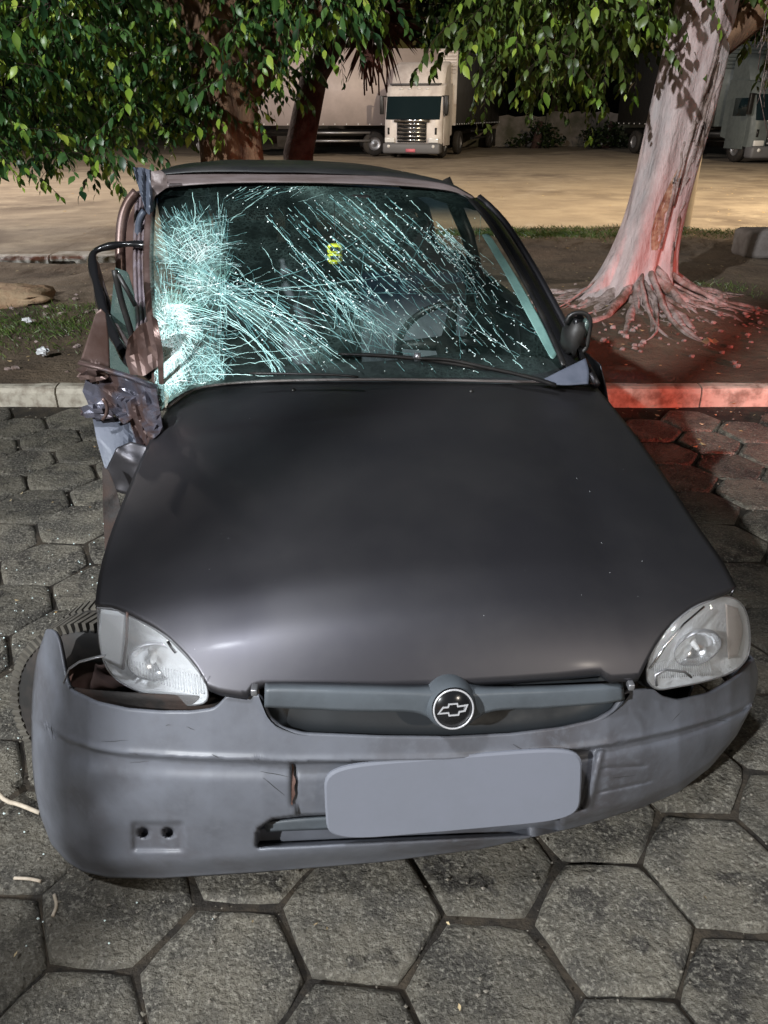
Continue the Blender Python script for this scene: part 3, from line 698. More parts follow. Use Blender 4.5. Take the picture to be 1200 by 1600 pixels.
# --- right wing (fender), door, rear
edge = np.array([p for p in HG[:, -1] if loc(p)[1] > .29]); rows = []
for t, (dx, dz) in enumerate(((.004, -.006), (.022, -.03), (.045, -.10), (.055, -.20), (.050, -.32), (.035, -.45), (.02, -.55))):
    row = []
    for P in edge:
        x, y = loc(P); z = P[2]+dz; z = max(z, .2)
        wr = abs(y-.80); arch = .30+math.sqrt(max(0, .33**2-wr**2)) if wr < .33 else .2
        z = max(z, arch if t > 3 else z); q = L(x+dx, y, z); row.append(q)
    rows.append(row)
mk('wing', np.array(rows), gridf(7, len(edge)), 'hood', car, solid=.002)
def shear(z): return -.155*max(0, (z-.93)/.45)
def side(xs_, ys_, zs_, name, m='hood', lab=None):
    V = [];
    for z in zs_:
        for y in ys_: V.append(L(xs_(z, y), y, z))
    return mk(name, V, gridf(len(zs_), len(ys_)), m, car, solid=.004)
xr = lambda z, y: .655+.10*(1-abs((z-.5)/.45)**2)+.02*min(1, y-1)-(.10*sm(3.2, 3.8, y))
side(xr, np.linspace(1.10, 2.20, 14), [.92, .85, .75, .6, .45, .3, .18], 'door')
side(xr, np.linspace(2.21, 3.72, 18), [.92, .85, .75, .6, .45, .3, .18], 'rear_quarter')
xl = lambda z, y: -(.66+.09*(1-abs((z-.5)/.45)**2))+.07*math.exp(-((y-1.9)/.5)**2)+.03*nz3((y*3, z*3, 0), 2)
side(xl, np.linspace(1.9, 3.72, 26), [.90, .82, .72, .6, .45, .3, .18], 'rear_quarter', 'metal_blue')
V = []
for z in (.92, .8, .6, .4, .2):
    for x in np.linspace(-.66, .62, 12): V.append(L(x, 3.72+.06*(1-(x/.7)**2)-.02*(z < .5), z))
mk('tailgate', V, gridf(5, 12), 'hood', car, solid=.004)
# floor + dashboard + seats
bb = MB(); lbox(bb, -.62, .66, .95, 3.7, .20, .26); bb.build('floor_pan', 'bay', car, smooth=False)
bb = MB(); lbox(bb, -.56, .60, .92, .98, .2, .80); bb.build('bulkhead', 'black', car, smooth=False)
V = []
for x in np.linspace(-.58, .58, 20):
    for y, z in ((1.02, .84), (1.12, .875), (1.3, .88), (1.42, .86), (1.47, .80), (1.45, .6), (1.36, .45)):
        V.append(L(x, y, z+.02*math.exp(-((x-.3)/.18)**2)*(1 if y > 1.2 else 0)))
mk('dashboard', V, gridf(20, 7), 'dash', car)
def rbox(c, d, name, m, parent, M=None, bev=.04):
    b = MB(); b.box((0, 0, 0), d); V = [Vector(p) for p in b.v]
    Mx = Matrix.Rotation(PSI, 3, 'Z')
    if M: Mx = Mx @ M
    V = [Mx @ p+Vector(c) for p in V]; return mk(name, V, b.f, m, parent, bevel=bev, smooth=True)
for sx_ in (-.36, .30):
    st = empty('seat', worg(car)); st.parent = car; st.location = (0, 0, 0); WO[st.name] = worg(car)
    rbox(L(sx_, 1.95, .42), (.48, .5, .16), 'cushion', 'seat', st)
    rbox(L(sx_-.02, 2.27, .76), (.47, .14, .62), 'backrest', 'seat', st, Matrix.Rotation(R(-14), 3, 'X'))
    rbox(L(sx_-.06, 2.37, 1.13), (.24, .09, .15), 'headrest', 'seat', st, Matrix.Rotation(R(-10), 3, 'X'))
    for q in (-.05, .05):
        b = MB(); b.tube([L(sx_-.04+q, 2.34, 1.02), L(sx_-.06+q, 2.37, 1.12)], .006, 6); b.build('headrest_post', 'galv', st)
rbox(L(-.03, 3.05, .75), (1.15, .16, .5), 'rear_seat', 'seat', car, Matrix.Rotation(R(-16), 3, 'X'))
rbox(L(-.03, 2.8, .45), (1.15, .5, .16), 'rear_bench', 'seat', car)
# steering wheel
sc_ = L(.30, 1.62, .86); sd = Vector(AX3*.9+np.array([0, 0, .45])).normalized(); u_ = Vector(RX3); w_ = sd.cross(u_)
b = MB(); pts = [Vector(sc_)+u_*.18*math.cos(t)+w_*.18*math.sin(t) for t in np.linspace(0, 2*math.pi, 33)]; b.tube(pts, .013, 8, cap=False)
for t in (R(0), R(180), R(-90)): b.tube([Vector(sc_), Vector(sc_)+u_*.18*math.cos(t)+w_*.18*math.sin(t)], [.03, .014], 6)
b.tube([Vector(sc_), Vector(sc_)-sd*.3], [.05, .03], 10); b.build('steering_wheel', 'black', car)

# --- windshield
wsC = [((250, 645), 1.92), ((400, 594), 2.0), ((560, 586), 2.02), ((720, 586), 2.06), ((882, 575), 2.16), ((236, 470), 2.30), ((500, 436), 2.37), ((820, 445), 2.49),
       ((240, 303), 2.75), ((370, 288), 2.76), ((500, 287), 2.78), ((620, 291), 2.81), ((735, 312), 2.84), ((640, 430), 2.41), ((360, 440), 2.34)]
A = np.array([[1, (x-500)/300, (y-440)/150, ((x-500)/300)**2, ((y-440)/150)**2, (x-500)*(y-440)/45000] for (x, y), _ in wsC]); b_ = np.array([Y for _, Y in wsC])
cf = np.linalg.lstsq(A, b_, rcond=None)[0]
def Yw(x, y): return float(np.array([1, (x-500)/300, (y-440)/150, ((x-500)/300)**2, ((y-440)/150)**2, (x-500)*(y-440)/45000])@cf)
def WS(x, y, off=0):
    P = atY(x, y, Yw(x, y)); d = ray(x, y); d /= np.linalg.norm(d); return P-d*off
wT = [(240, 305), (262, 293), (330, 288), (430, 287), (560, 289), (650, 294), (710, 302), (735, 312)]
wB = [(251, 645), (262, 630), (300, 608), (360, 598), (450, 593), (560, 590), (700, 590), (800, 589), (850, 582), (882, 572)]
wL = [(240, 305), (235, 360), (234, 430), (240, 500), (248, 560), (250, 600), (251, 645)]
wR = [(735, 312), (762, 345), (794, 395), (828, 455), (858, 515), (882, 572)]
nu, nv = 90, 60
WG2 = coons(wT, wB, wL, wR, nu, nv)
def craze_haze(x, y):
    g = lambda cx, cy, sx_, sy_, p=1: math.exp(-(((x-cx)/sx_)**2+((y-cy)/sy_)**2)**p)
    c = .50*g(302, 392, 54, 46, 2)+1.0*g(272+(y-520)*.08, 500, 26, 38)+.75*g(268, 575, 20, 60)+.34*g(316, 570, 28, 70, 1)+.5*g(325, 450, 34, 20)+.07*sm(360, 330, x)*sm(332, 360, y)
    c *= 1-.9*g(303, 372, 13, 10, 2); c *= 1-.85*g(272, 440, 15, 26, 2); c *= 1-.85*g(318, 490, 26, 10, 2); c *= 1-.6*g(300, 600, 12, 28, 2)
    c *= sm(357, 338, x) if y > 440 else sm(366, 330, x)
    c += .30*math.exp(-((y-(470+(x-360)*.62))/14)**2)*sm(350, 380, x)*sm(560, 480, x)
    c += .38*g(600, 520, 60, 30)+.30*math.exp(-(((y-x*.55-30)/24)**2))*sm(440, 480, x)*sm(640, 560, x)
    return float(np.clip(c+.06, 0, 1))  # constant floor paints a faint reflective haze over the whole glass
WG = lift(WG2, lambda x, y: WS(x, y)+np.array([0, 0, .004*nz3((x, y, 0), .02)*sm(420, 330, x)]))
glass = mk('windshield', WG, gridf(nv, nu), 'windshield_glass', car, label='shattered windshield, crazed white and green on one side')
ca = glass.data.color_attributes.new('craze_haze', 'FLOAT_COLOR', 'POINT')
buf = []
for j in range(nv):
    for i in range(nu):
        x, y = WG2[j, i]; top = np.interp(x, [235, 735], [288, 300]); buf += [craze_haze(x, y), float(1-sm(22, 66, y-top)), 0, 1]
ca.data.foreach_set('color', buf)
# long cracks as raised ridges
def inside(x, y):
    xr_ = np.interp(y, [312, 345, 395, 455, 515, 572, 590], [735, 762, 794, 828, 858, 878, 880]); yb = np.interp(x, [250, 262, 300, 360, 450, 560, 800, 880], [640, 625, 603, 593, 588, 586, 584, 572]); 
    return 241 < x < xr_-3 and y < yb-1 and y > np.interp(x, [240, 262, 430, 560, 650, 735], [300, 294, 289, 291, 296, 312])
crk = MB(); crd = MB(); glint = MB(); crw = MB()
vdir = np.array([0, -.85, .5])
def crack(p0, ang, ln, w=1.1, wob=3, step=7, beads=0, dim=False, curv=0):
    x, y = p0; a = ang; curv = curv+rng.normal(0, R(.035)); pts = []; ws = []; L0 = 0; drift = 0
    nn = vdir+rng.normal(0, .25, 3)
    def flush():
        nonlocal pts, ws
        if len(pts) > 1: (crw if dim == 2 else crd if dim else crk).ribbon(pts, ws, nn)
        pts = []; ws = []
    while L0 < ln:
        drift = drift*.8+rng.normal(0, .25); xx_, yy_ = x, y
        if not inside(x, y): flush()
        else:
            pts.append(WS(x+rng.normal(0, .5), y+rng.normal(0, .5), .002)); ws.append(w*.00135*rng.uniform(.25, 1.6))
            if beads and rng.random() < beads*.45: flush(); nn = vdir+rng.normal(0, .35, 3)
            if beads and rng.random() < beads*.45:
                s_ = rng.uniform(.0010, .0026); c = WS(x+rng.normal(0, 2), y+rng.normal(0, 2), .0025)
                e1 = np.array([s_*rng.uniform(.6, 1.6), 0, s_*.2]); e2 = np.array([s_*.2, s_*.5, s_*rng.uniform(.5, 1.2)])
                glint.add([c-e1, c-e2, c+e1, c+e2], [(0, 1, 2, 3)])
        a += curv*step; x += math.cos(a)*step+math.sin(a)*drift*.12*wob; y += math.sin(a)*step-math.cos(a)*drift*.12*wob; L0 += step
    flush()
D = R
# diagonal families (upper left to lower right)
for k in range(20):
    x0_ = rng.uniform(395, 560); y0_ = rng.uniform(300, 400); crack((x0_, y0_), D(rng.uniform(38, 50)), rng.uniform(80, 260), rng.uniform(.5, 1.5), 2.2, beads=.35, dim=rng.random() < .8)
for k in range(16):
    x0_ = rng.uniform(530, 660); y0_ = rng.uniform(300, 470); crack((x0_, y0_), D(rng.uniform(36, 48)), rng.uniform(90, 300), rng.uniform(.5, 1.6), 2, beads=.45, dim=rng.random() < .75)
for (a, b, an, ln) in ((540, 308, 43, 300), (498, 318, 42, 330), (455, 330, 47, 260), (560, 300, 44, 330), (600, 310, 41, 250), (420, 335, 52, 240), (430, 420, 33, 260), (360, 430, 28, 300), (470, 395, 46, 260), (515, 305, 44, 280)):
    for r_ in range(3): crack((a+rng.normal(0, 4), b+rng.normal(0, 4)), D(an+rng.normal(0, 1.4)), ln*rng.uniform(.5, 1), rng.uniform(.8, 1.5), 2.2, beads=.5, dim=r_ > 0)
# big sweeping bundle from impact zone to the wiper
for k in range(13):
    crack((rng.uniform(300, 350), rng.uniform(415, 470)), D(rng.uniform(22, 34)), rng.uniform(180, 290), rng.uniform(.5, 1.4), 2, curv=R(.07), beads=.2, dim=k % 3 > 0)
for k in range(14):
    crack((rng.uniform(340, 420), rng.uniform(440, 480)), D(rng.uniform(30, 40)), rng.uniform(120, 220), rng.uniform(.5, 1.4), 2, curv=R(.06), beads=.15, dim=rng.random() < .7)
for k in range(5): crack((270, 478+k*3), D(-6+k*2), 230, 1.3, 2, curv=R(.30))
# fan converging near the middle
for k in range(30):
    a = D(rng.uniform(8, 84)); crack((rng.uniform(488, 540), rng.uniform(430, 478)), a*.55+D(20), rng.uniform(60, 150), rng.uniform(.4, 1.1), 1.5, dim=rng.random() < .7, curv=R(rng.uniform(-.05, .1)))
for k in range(26):
    x0_ = rng.uniform(520, 620); crack((x0_, 450+(x0_-520)*.75), D(rng.uniform(70, 112)), rng.uniform(25, 70), rng.uniform(.35, .9), 1.5, step=5, dim=rng.random() < .65)
# upper right blue cluster
for k in range(26):
    crack((rng.uniform(665, 700), rng.uniform(345, 375)), D(rng.uniform(38, 56)), rng.uniform(60, 150), rng.uniform(.5, 1.3), 1.5, beads=.7, dim=rng.random() < .4)
for k in range(26): crack((rng.uniform(600, 830), rng.uniform(440, 575)), D(rng.uniform(20, 60)), rng.uniform(30, 120), rng.uniform(.4, .9), 3, beads=.6, dim=rng.random() < .6)
# radial star on the left
for (cx, cy, n_, lo, hi) in ((268, 500, 44, 20, 120), (345, 455, 26, 15, 100), (300, 365, 16, 15, 60), (262, 600, 18, 15, 60), (335, 560, 18, 15, 60)):
    for k in range(n_): crack((cx+rng.normal(0, 6), cy+rng.normal(0, 6)), rng.uniform(0, 6.28), rng.uniform(lo, hi), rng.uniform(.4, 1.1), 4, step=5, dim=rng.random() < .5)
for k in range(4300):
    x_, y_ = rng.uniform(238, 356), rng.uniform(335, 642); cz = craze_haze(x_, y_)
    if rng.random() < cz*1.1:
        cs_ = [(262, 505), (345, 452), (120, 180), (300, 650)]; c_ = cs_[int(np.argmin([math.hypot(x_-p[0], (y_-p[1])*w_) for p, w_ in zip(cs_, (1, 1.1, .45, 1.2))]))]
        an = math.atan2(y_-c_[1], x_-c_[0]); q_ = rng.random(); an += rng.normal(0, .22) if q_ < .55 else (math.pi/2+rng.normal(0, .2) if q_ < .85 else rng.uniform(0, 3))
        crack((x_, y_), an, rng.uniform(8, 40), rng.uniform(.3, .9)*(1+.5*(cz > .7)), 3, step=5, dim=2 if (cz > .62 and rng.random() < .7) else rng.random() > cz+.10)
for (cx, cy) in ((264, 503), (345, 455)):
    for rad in (14, 22, 31, 42, 55, 70, 90):
        for seg in range(4):
            a0 = rng.uniform(0, 6.28); ln = rad*rng.uniform(.5, 1.3); crack((cx+math.cos(a0)*rad, cy+math.sin(a0)*rad*1.1), a0+math.pi/2, ln, rng.uniform(.6, 1.3), 2, step=5, curv=1/rad, dim=rng.random() < .4)
for k in range(16): crack((345+rng.normal(0, 5), 455+rng.normal(0, 5)), D(rng.uniform(-12, 62)), rng.uniform(150, 420), rng.uniform(.6, 1.2), 3, curv=R(rng.uniform(-.1, .1)), dim=k % 3 > 0)
for k in range(22): crack((rng.uniform(420, 760), rng.uniform(330, 500)), D(rng.uniform(75, 125)), rng.uniform(20, 90), rng.uniform(.4, .8), 4, step=6, dim=True)
for k in range(8): crack((rng.uniform(343, 356), rng.uniform(335, 600)), D(rng.uniform(86, 96)), rng.uniform(40, 150), rng.uniform(.4, 1.2), 3, step=6)
for k in range(16): crack((rng.uniform(244, 256), rng.uniform(500, 600)), D(rng.uniform(76, 92)), rng.uniform(40, 110), rng.uniform(.5, 1.3), 3, step=6)
# top edge cracks
for k in range(24): crack((rng.uniform(350, 470), rng.uniform(292, 320)), D(rng.uniform(-45, -15)), rng.uniform(20, 110), rng.uniform(.4, 1.1), 3, beads=.5, dim=rng.random() < .6)
crack((360, 345), D(-35), 90, 1.6, 2); crack((300, 300), D(80), 40, 1.2, 6); crack((340, 300), D(88), 45, 1.2, 6)
# horizontal lower cracks
for y_ in (556, 572, 584): crack((300, y_), D(-1), 200, 1.0, 3)
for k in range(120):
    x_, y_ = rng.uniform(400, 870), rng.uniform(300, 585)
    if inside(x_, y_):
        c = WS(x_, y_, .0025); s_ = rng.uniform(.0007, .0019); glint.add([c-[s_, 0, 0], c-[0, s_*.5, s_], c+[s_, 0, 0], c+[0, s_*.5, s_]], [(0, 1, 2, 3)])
crk.build('crack', 'crack', glass, kind='stuff', smooth=False); crd.build('fine_crack', 'crack_dim', glass, kind='stuff', smooth=False)
crw.build('white_crack', 'crack_white', glass, kind='stuff', smooth=False)
glint.build('crack_glint', 'crack_white', glass, kind='stuff', smooth=False)  # white flecks painted as sparkle on and between the cracks
# reflection along the driver side glass edge, painted as a pale teal strip
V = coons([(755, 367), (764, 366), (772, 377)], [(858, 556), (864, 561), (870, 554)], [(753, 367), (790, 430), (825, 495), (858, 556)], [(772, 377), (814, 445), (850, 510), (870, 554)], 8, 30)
mk('reflection_strip', lift(V, lambda x, y: WS(x, y, .004)), gridf(30, 8), 'teal', glass, solid=.001)
# black band round the glass
def band(pts, w, name, m, par, off=.003, lw=6, n=40):
    b = MB(); c = curve(pts, n); b.tube([WS(x, y, off) for x, y in c], w, lw, flat=.5); return b.build(name, m, par)
band(wR, .011, 'glass_seal', 'black', car); band([(238, 303), (233, 360), (232, 430), (238, 500), (245, 560), (248, 640)], .016, 'glass_seal', 'brownmetal', car, off=-.02); band([(240, 303), (262, 291), (330, 286), (430, 285), (560, 287), (650, 292), (710, 300), (738, 313)], .007, 'glass_seal', 'black', car)
# header strip under the roof lip
hT = [(232, 283), (250, 272), (340, 268), (450, 268), (560, 272), (640, 279), (700, 289), (742, 309)]
hB = [(238, 304), (258, 294), (330, 287), (430, 285), (560, 287), (650, 292), (710, 300), (740, 314)]
Gp = coons(hT, hB, [hT[0], hB[0]], [hT[-1], hB[-1]], 60, 6)
mk('windshield_header', lift(Gp, lambda x, y: atY(x, y, Yw(x, min(300, y+12))-.005+ (.0012*(290-y)))), gridf(6, 60), 'header', car, solid=.003)
# roof
fr = curve(hT, 60); fr3 = np.array([atY(x, y+1, Yw(x, 290)+.02) for x, y in fr]); rows = []
for t in np.linspace(0, 1.55, 30):
    row = []
    for i, P in enumerate(fr3):
        u_ = i/59; side_ = abs(u_-.5)*2
        dz = .002*math.sin(math.pi*min(t, .8)/.8)-.020*sm(.15, .9, t)-.06*sm(.9, 1.55, t)-(.03 if u_ > .5 else .008)*side_**4*min(1, t*4)+.012*sm(0, .06, t)
        Q = P+AX3*t+np.array([0, 0, dz]); Q += RX3*(-.05*(u_-.5)*sm(.8, 1.55, t))
        Q[2] += .010*nz3(Q, 5)*(1-u_)**2
        row.append(Q)
    rows.append(row)
rows = np.array(rows); roof = mk('roof', rows, gridf(30, 60), 'roofpaint', car, solid=.003)
# roof side rails down to the body and rear window frame
b = MB(); right_e = rows[:, -1]
rail = [right_e[k]+np.array([0, 0, -.02])+RX3*.004 for k in range(0, 30, 3)]; b.tube(rail, .02, 8); b.build('roof_rail', 'hood', car)
b = MB(); b.tube([rows[-1, -1]-[0, 0, .02], L(.52, 3.5, 1.12), L(.60, 3.68, .92)], [.03, .04, .05], 8); b.build('rear_pillar', 'hood', car); b = MB()
b.tube([rows[-1, 0]-[0, 0, .02], L(-.62, 3.5, 1.12), L(-.62, 3.68, .90)], [.03, .04, .05], 8); b.build('rear_pillar', 'hood', car)
V = []
for t in np.linspace(0, 1, 6):
    for u_ in np.linspace(0, 1, 12):
        top = rows[-1, 0]*(1-u_)+rows[-1, -1]*u_; bot = L(-.6, 3.7, .92)*(1-u_)+L(.6, 3.7, .92)*u_; V.append(top*(1-t)+bot*t+AX3*.04*math.sin(math.pi*u_))
mk('rear_window', V, gridf(6, 12), 'darkglass', car)
V = []
for k in range(30):
    y_ = loc(rows[k, 0])[1]; bot = L(-.60, y_, .88)
    for t in np.linspace(0, 1, 8): V.append(rows[k, 0]*(1-t)+bot*t-np.array([0, 0, .015])+RX3*(.03*math.sin(math.pi*t)*(-1)+.02))
mk('side_lining', V, gridf(30, 8), 'black', car, solid=.004)
# right A pillar and driver door frame
pO = [(745, 309), (758, 320), (786, 350), (826, 412), (866, 484), (902, 552), (928, 602)]
pI = [(734, 311), (744, 322), (765, 348), (800, 403), (840, 475), (870, 540), (890, 590)]
Gp = coons(pO, pI, [pO[0], pI[0]], [pO[-1], pI[-1]], 40, 7)
P3 = np.zeros((7, 40, 3))
for j in range(7):
    for i in range(40):
        x, y = Gp[j, i]; t = j/6; P3[j, i] = atY(x, y, Yw(min(x, 880), y)+.035*(1-t)**2-.012*math.sin(math.pi*t))
mk('windshield_pillar', P3, gridf(7, 40), 'blackgloss', car, solid=.004)
b = MB(); b.tube([atY(x+3, y, Yw(min(x, 880), y)+.06) for x, y in curve(pO, 20)], .014, 8); b.build('door_frame', 'hood', car)
b = MB(); b.tube([L(.56, 2.2, .92), L(.50, 2.25, 1.15), L(.40, 2.3, 1.36)], .03, 8); b.tube([L(.62, 1.15, .93), L(.62, 2.2, .95), L(.60, 3.6, .93)], .018, 6); b.build('door_pillar', 'black', car)
# cowl corner piece, cowl strip
Gp = coons([(846, 594), (880, 577), (915, 560)], [(846, 597), (880, 602), (919, 600)], [(846, 594), (846, 597)], [(915, 560), (920, 580), (919, 600)], 20, 10)
P3 = lift(Gp, lambda x, y: atY(x, y, 2.10+(600-y)*.0016)); mk('cowl_corner', P3, gridf(10, 20), 'metal_blue', car, solid=.003)
cw = [(262, 636), (300, 610), (350, 600), (430, 595), (560, 593), (700, 594), (800, 596), (850, 597)]
b = MB(); b.tube([rayH(x, y, .006) for x, y in curve(cw, 50)], .0055, 6, flat=.6); b.build('cowl_seal', 'header', car)
V = []
for x in np.linspace(-.62, .60, 24):
    for y, z in ((.93, .86), (1.0, .872), (1.06, .885)): V.append(L(x, y, z))
mk('cowl_panel', V, gridf(24, 3), 'black', car)
# wipers
wp = empty('wiper', worg(car)); wp.parent = car; wp.location = (0, 0, 0); WO[wp.name] = worg(car)
b = MB(); b.tube([WS(x, y, .02) for x, y in curve([(528, 553), (600, 556), (665, 562), (740, 573), (795, 583)], 20)], [.006]*3+[.009]*14+[.006]*3, 6, flat=.6); b.build('wiper_blade', 'black', wp)
b = MB(); b.tube([WS(x, y, .035) for x, y in curve([(648, 560), (700, 562), (760, 574), (830, 590), (868, 602)], 20)], list(np.linspace(.006, .011, 20)), 6, flat=.6); b.build('wiper_arm', 'black', wp)
P = WS(652, 558, .03); V, Fc = lathe([(0, -.01), (.012, -.008), (.012, .008), (0, .01)], P, RX3, 10); mk('wiper_joint', V, Fc, 'galv', wp)
wp = empty('wiper', worg(car)); wp.parent = car; wp.location = (0, 0, 0); WO[wp.name] = worg(car)
b = MB(); b.tube([WS(x, y, .012) for x, y in curve([(390, 583), (460, 584), (530, 586), (560, 589)], 12)], .005, 6, flat=.6); b.build('wiper_blade', 'black', wp)
# right mirror (smashed, dark)
mr = empty('door_mirror', worg(car)); mr.parent = car; mr.location = (0, 0, 0); WO[mr.name] = worg(car); mr['label'] = 'smashed black door mirror'
def blob(c, r3, n=12, m=8, nzs=8, amp=.2, M=None):
    V = []; 
    for j in range(m+1):
        for i in range(n):
            a = 2*math.pi*i/n; t = math.pi*j/m; p = Vector((math.sin(t)*math.cos(a), math.sin(t)*math.sin(a), math.cos(t))); k = 1+amp*noise.noise(p*nzs*.3+Vector(c))
            q = Vector((p.x*r3[0]*k, p.y*r3[1]*k, p.z*r3[2]*k)); q = M @ q if M else q; V.append(q+Vector(c))
    return V, gridf(m+1, n, True)
V, Fc = blob(atY(897, 525, 2.22), (.035, .045, .055), amp=.5); mk('mirror_housing', V, Fc, 'black', mr)
b = MB(); pts = [atY(x, y, 2.2) for x, y in curve([(884, 505), (892, 492), (912, 489), (922, 500), (920, 522), (915, 545), (905, 552)], 20)]; b.tube(pts, .007, 6); b.build('mirror_shell', 'black', mr)
b = MB(); b.tube([atY(x, y, 2.2) for x, y in ((902, 498), (897, 520), (906, 548), (918, 575))], [.012, .008, .009, .012], 6); b.build('mirror_arm', 'blackgloss', mr)
V, Fc = blob(atY(914, 512, 2.21), (.012, .02, .028), amp=.3); mk('mirror_glass', V, Fc, 'sideglass', mr)

# --- crushed passenger side
def sheet(T, B, Lf, Rt, Yf, name, m, nu=30, nv=30, amp=.03, sc=14, seed=0, fold=None, smooth=False, par=None, solid=.0025, lab=None):
    Gp = coons(T, B, Lf, Rt, nu, nv, smooth=False); P = np.zeros((nv, nu, 3))
    for j in range(nv):
        for i in range(nu):
            x, y = Gp[j, i]; Q = atY(x, y, Yf(x, y)); n_ = nz3(Q, sc, seed); n2 = abs(nz3(Q, sc*.6, seed+3))
            d = ray(x, y); d /= np.linalg.norm(d); k = amp*(n_*.5+n2)
            if fold: k += fold(x, y)
            P[j, i] = Q+d*k
    return mk(name, P, gridf(nv, nu), m, par or car, smooth=smooth, solid=solid, label=lab)
ridg = lambda w, a, ph=0, s=1: (lambda x, y: s*a*abs(((x*math.cos(R(35))+y*math.sin(R(35))+ph)/w) % 2-1))
# crumpled upper door skin
sheet([(128, 573), (180, 586), (243, 603)], [(142, 640), (158, 655), (174, 641), (194, 664), (214, 649), (236, 690), (255, 672)], [(128, 573), (136, 588), (129, 612), (142, 640)], [(243, 603), (250, 640), (255, 672)], lambda x, y: 2.02+(600-y)*.0012-(x-130)*.0006, 'door_skin', 'metal_crush', 20, 15, .05, 9, 1, fold=lambda x, y: .040*abs(((x*.45-y*.9+400)/15) % 2-1), lab='crumpled scraped metal door skin')
sheet([(142, 640), (190, 655), (255, 672)], [(165, 735), (200, 740), (222, 735)], [(142, 640), (152, 690), (165, 735)], [(255, 672), (240, 705), (222, 735)], lambda x, y: 1.97-(y-640)*.0008, 'door_skin', 'metal_blue', 14, 14, .04, 6, 5, fold=lambda x, y: .03*sm(190, 230, x)*abs(((x+y)/15) % 2-1), lab='dented pale blue door bottom')
sheet([(195, 632), (225, 612), (246, 608)], [(215, 700), (238, 715), (249, 700)], [(195, 632), (205, 665), (215, 700)], [(246, 608), (252, 655), (249, 700)], lambda x, y: 1.93-(y-640)*.0006, 'crumpled_panel', 'metal_crush', 12, 16, .04, 12, 8, fold=lambda x, y: .035*abs(((x*.9-y*.45)/11) % 2-1))
# belt rail
b = MB(); b.tube([atY(x, y, 1.98) for x, y in ((124, 566), (165, 577), (210, 591), (245, 606))], [.014, .012, .012, .014], 6, flat=.5); b.build('belt_rail', 'metal_crush', car)
b = MB(); b.tube([atY(x, y, 1.95) for x, y in ((149, 679), (180, 683), (206, 691))], .010, 6, flat=.4); b.build('strap', 'black', car)
# torn handle hole
V, Fc = blob(atY(150, 642, 1.95), (.034, .014, .022), amp=1.4, nzs=14); mk('door_handle', V, Fc, 'metal_crush', car, smooth=False)
b = MB(); b.tube([atY(x, y, 1.92) for x, y in curve([(160, 622), (167, 634), (166, 648), (160, 656)], 8)], .005, 6); b.build('handle_rim', 'brownmetal', car)
# dark lower wheel-house
sheet([(182, 700), (205, 690), (240, 700)], [(172, 765), (195, 772), (215, 762)], [(182, 700), (165, 735), (172, 765)], [(240, 700), (236, 730), (215, 762)], lambda x, y: 1.86-(y-700)*.0004, 'inner_wing', 'hood', 16, 16, .05, 15, 11, smooth=True)
sheet([(160, 728), (170, 735), (180, 760)], [(165, 870), (172, 850), (190, 800)], [(160, 728), (161, 800), (165, 870)], [(180, 760), (186, 780), (190, 800)], lambda x, y: 1.80-(y-730)*.0012, 'sill_edge', 'bay', 8, 24, .02, 20, 4)
# door window frame loop
lp = curve([(236, 384), (205, 381), (170, 385), (147, 394), (144, 412), (152, 450), (165, 495), (183, 535), (205, 566), (236, 584)], 44)
b = MB(); b.tube([atY(x, y, Yw(238, y)+.05) for x, y in lp], [.018+.003*math.sin(i*.9) for i in range(44)], 8, flat=.6); b.build('window_frame', 'blackgloss', car, label='bent black door window frame sticking out')
b = MB(); b.tube([atY(x, y, Yw(238, y)+.09) for x, y in curve([(150, 410), (163, 455), (180, 505), (204, 545), (214, 560)], 24)], .008, 6); b.build('window_seal', 'header', car)
# side glass remains / greenish door behind
sheet([(180, 418), (200, 425), (210, 460)], [(165, 590), (190, 596), (215, 590)], [(180, 418), (172, 500), (165, 590)], [(210, 460), (214, 520), (215, 590)], lambda x, y: 2.30, 'side_window', 'sideglass', 10, 16, .01, 9, 2, smooth=True)
b = MB(); b.tube([atY(x, y, 2.24) for x, y in curve([(179, 422), (190, 470), (205, 520), (213, 555)], 14)], .010, 6); b.tube([atY(x, y, 2.24) for x, y in ((184, 428), (200, 455), (212, 478))], .007, 6); b.build('rear_door_frame', 'black', car)
# brown curved panel
sheet([(150, 488), (158, 482), (165, 490)], [(126, 562), (150, 570), (172, 575)], [(150, 488), (138, 525), (126, 562)], [(165, 490), (170, 530), (172, 575)], lambda x, y: 2.10, 'torn_panel', 'brownmetal', 12, 16, .02, 10, 6, smooth=True)
V, Fc = blob(atY(143, 582, 2.04), (.032, .02, .022), amp=1.4, nzs=14); mk('torn_bracket', V, Fc, 'brownmetal', car, smooth=False)
# B pillar with ribs
Gp = coons([(212, 300), (225, 296), (236, 300)], [(212, 515), (225, 520), (238, 515)], [(212, 300), (208, 400), (212, 515)], [(236, 300), (235, 400), (240, 515)], 22, 30)
P3 = np.zeros((30, 22, 3))
for j in range(30):
    for i in range(22):
        x, y = Gp[j, i]; P3[j, i] = atY(x, y, Yw(238, y)+.09+.007*math.cos(i*1.25)+.008*nz3((x*.1, y*.05, 0), 1))
mk('centre_pillar', P3, gridf(30, 22), 'pillar', car, solid=.003)
